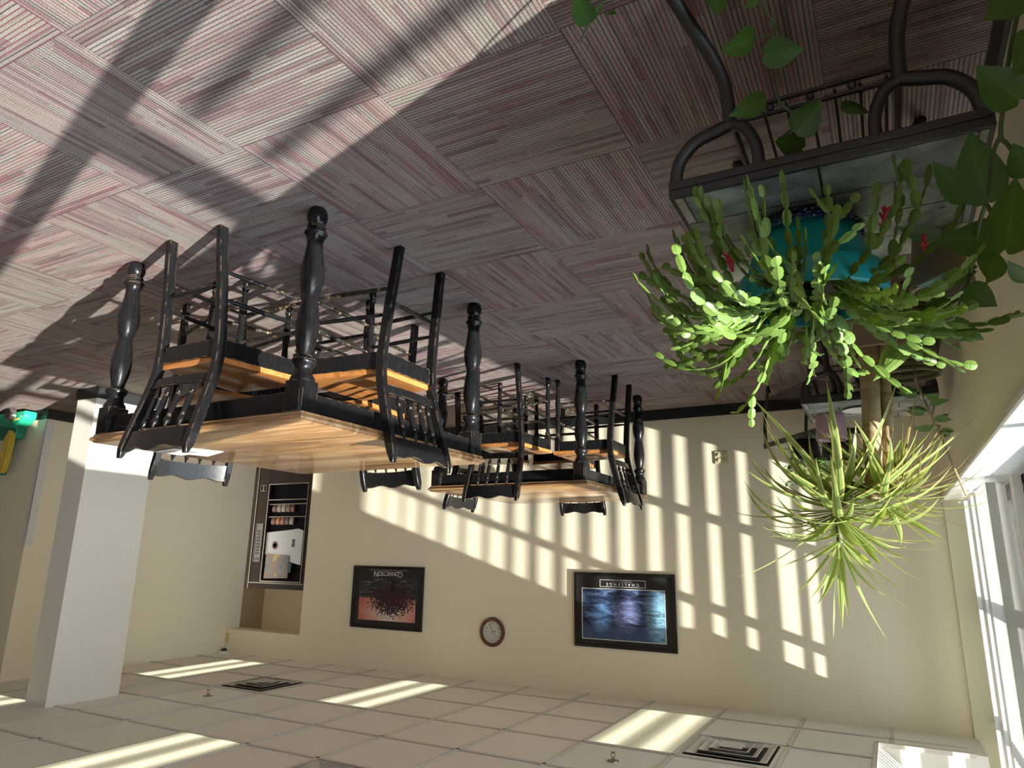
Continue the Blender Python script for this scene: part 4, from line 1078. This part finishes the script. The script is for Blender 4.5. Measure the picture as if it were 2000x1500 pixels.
# climbing plant at the cane
o = thing('small_climbing_plant', 'small climbing plant with green leaves twining around the bamboo cane', 'plant', (-3.97, -2.55, 0))
m = MB(); q = random.Random(8)
for k in range(15):
    t_ = .05+.42*k/15; p = A.lerp(B, t_)+Vector((.005,-.05,0)); a = q.uniform(0, 2*PI)
    d = Vector((math.cos(a), math.sin(a)*.6, q.uniform(-.3,.3))); blade(m, p+d*.025, p+d*.105, .055, Vector((0,-.6,1)))
m.build('foliage', M['jade'], o)
m = MB(); m.tube(smooth_path([A+Vector((.01,-.04,-.30)), A+Vector((.0,-.05,0)), A.lerp(B,.25)+Vector((.005,-.05,0)), A.lerp(B,.48)+Vector((0,-.05,0))], 5), .0035, 6); m.build('stem', M['vine'], o)

# ------------------------------------------------------------------ pothos
LEAVES=[((-3.423,-5.381,.509),(-3.415,-5.419,.476),.0386,0),((-3.424,-5.381,.505),(-3.456,-5.392,.491),.012,0),((-3.472,-5.316,.44),(-3.443,-5.345,.473),.0143,0),((-3.627,-5.335,.488),(-3.621,-5.345,.549),.0427,0),((-3.659,-5.2,.49),(-3.612,-5.237,.531),.0465,0),((-3.674,-5.184,.519),(-3.737,-5.172,.525),.0501,0),((-3.66,-5.12,.564),(-3.605,-5.161,.606),.041,0),((-3.706,-5.079,.62),(-3.754,-5.09,.574),.0541,0),((-3.709,-5.019,.62),(-3.666,-5.067,.615),.0427,0),((-3.785,-5.001,.538),(-3.829,-4.993,.566),.0233,0),((-3.675,-5.306,.499),(-3.682,-5.316,.533),.0328,0),
((-3.997,-4.889,.734),(-3.98,-4.953,.625),.0802,1),((-3.976,-4.85,.707),(-3.922,-4.918,.653),.0504,1),((-4.009,-4.91,.844),(-4.038,-4.951,.729),.0823,1),((-4.04,-4.744,.752),(-3.921,-4.826,.773),.0785,1),((-3.945,-4.69,.711),(-3.858,-4.763,.702),.0454,1),((-4.03,-4.687,.764),(-4.006,-4.704,.83),.0626,1),((-3.971,-4.7,.831),(-4.019,-4.685,.876),.0522,1),((-3.987,-4.701,.796),(-3.884,-4.767,.84),.0397,1),((-4.059,-4.762,.855),(-4.026,-4.811,.829),.033,1),((-3.93,-4.609,.815),(-3.912,-4.622,.886),.0447,1),((-3.939,-4.589,.869),(-4.005,-4.565,.909),.047,1),((-4.052,-5.108,.48),(-3.998,-5.141,.546),.0689,1),((-4.046,-5.012,.622),(-3.985,-5.079,.583),.0669,1),((-4.059,-5.082,.555),(-4.027,-5.1,.637),.0509,1),((-4.056,-4.921,.715),(-4.036,-4.967,.675),.0465,1)]
VINES=[([(-4.10,-5.02,.92),(-4.085,-5.06,.60),(-4.064,-5.081,.468),(-4.048,-5.076,.516),(-4.033,-5.02,.578),(-4.027,-4.989,.616),(-4.023,-4.957,.651),(-4.032,-4.948,.665),(-4.056,-4.924,.706)],1),
([(-4.023,-4.957,.651),(-4.012,-4.935,.669),(-4.0,-4.889,.729),(-3.993,-4.829,.746),(-3.989,-4.755,.766),(-3.974,-4.677,.821),(-3.95,-4.608,.862),(-3.938,-4.587,.877)],1),
([(-4.015,-4.886,.832),(-4.013,-4.868,.778),(-3.998,-4.877,.733)],1),
([(-3.555,-5.377,.477),(-3.497,-5.354,.462),(-3.45,-5.376,.475),(-3.426,-5.38,.507),(-3.406,-5.371,.533)],0),
([(-3.626,-5.337,.484),(-3.674,-5.289,.479),(-3.689,-5.233,.484),(-3.696,-5.202,.494),(-3.662,-5.198,.493)],0),
([(-3.689,-5.233,.484),(-3.702,-5.178,.488),(-3.686,-5.135,.545),(-3.685,-5.105,.568),(-3.712,-5.082,.599),(-3.682,-5.06,.609)],0)]
pv = [thing('trailing_pothos', 'loose pothos vines with small green leaves trailing in front of the near stand', 'plant', (-3.6,-4.85,0)),
      thing('climbing_pothos', 'pothos with large dark heart-shaped leaves climbing along the wall under the sill', 'plant', (-4.0,-4.85,0))]
q = random.Random(5)
for idx, root in enumerate(pv):
    off = root.location
    for li, (bse, tip, wd, k) in enumerate(LEAVES):
        if k != idx: continue
        kf = 1.50 if li < 4 else 1.28 if k == 0 else 1.14; wd *= kf; bse = CAMP+(Vector(bse)-CAMP)*kf-off; tip = CAMP+(Vector(tip)-CAMP)*kf-off; m = MB()
        view = (CAMP-off-(bse+tip)/2).normalized()
        blade(m, bse, tip, wd*1.05, view+Vector((q.uniform(-.35,.35), q.uniform(-.35,.35), .35)), fold=.12, curl=.12)
        m.build('leaf', M['pothos'], root)
    m = MB()
    for vi, (pts, k) in enumerate(VINES):
        kf = 1.14 if k else (1.50 if vi == 3 else 1.28)
        pre = [] if k or vi == 5 else [Vector((-3.86,-5.42,.012))-off, Vector((-3.62,-5.22,.012))-off]
        if k == idx: m.tube(smooth_path(pre+[CAMP+(Vector(p)-CAMP)*kf-off for p in pts], 6), .0032 if k == 0 else .0045, 7)
    m.build('vine_stem', M['vine'], root)
print('scene built', len(bpy.data.objects))
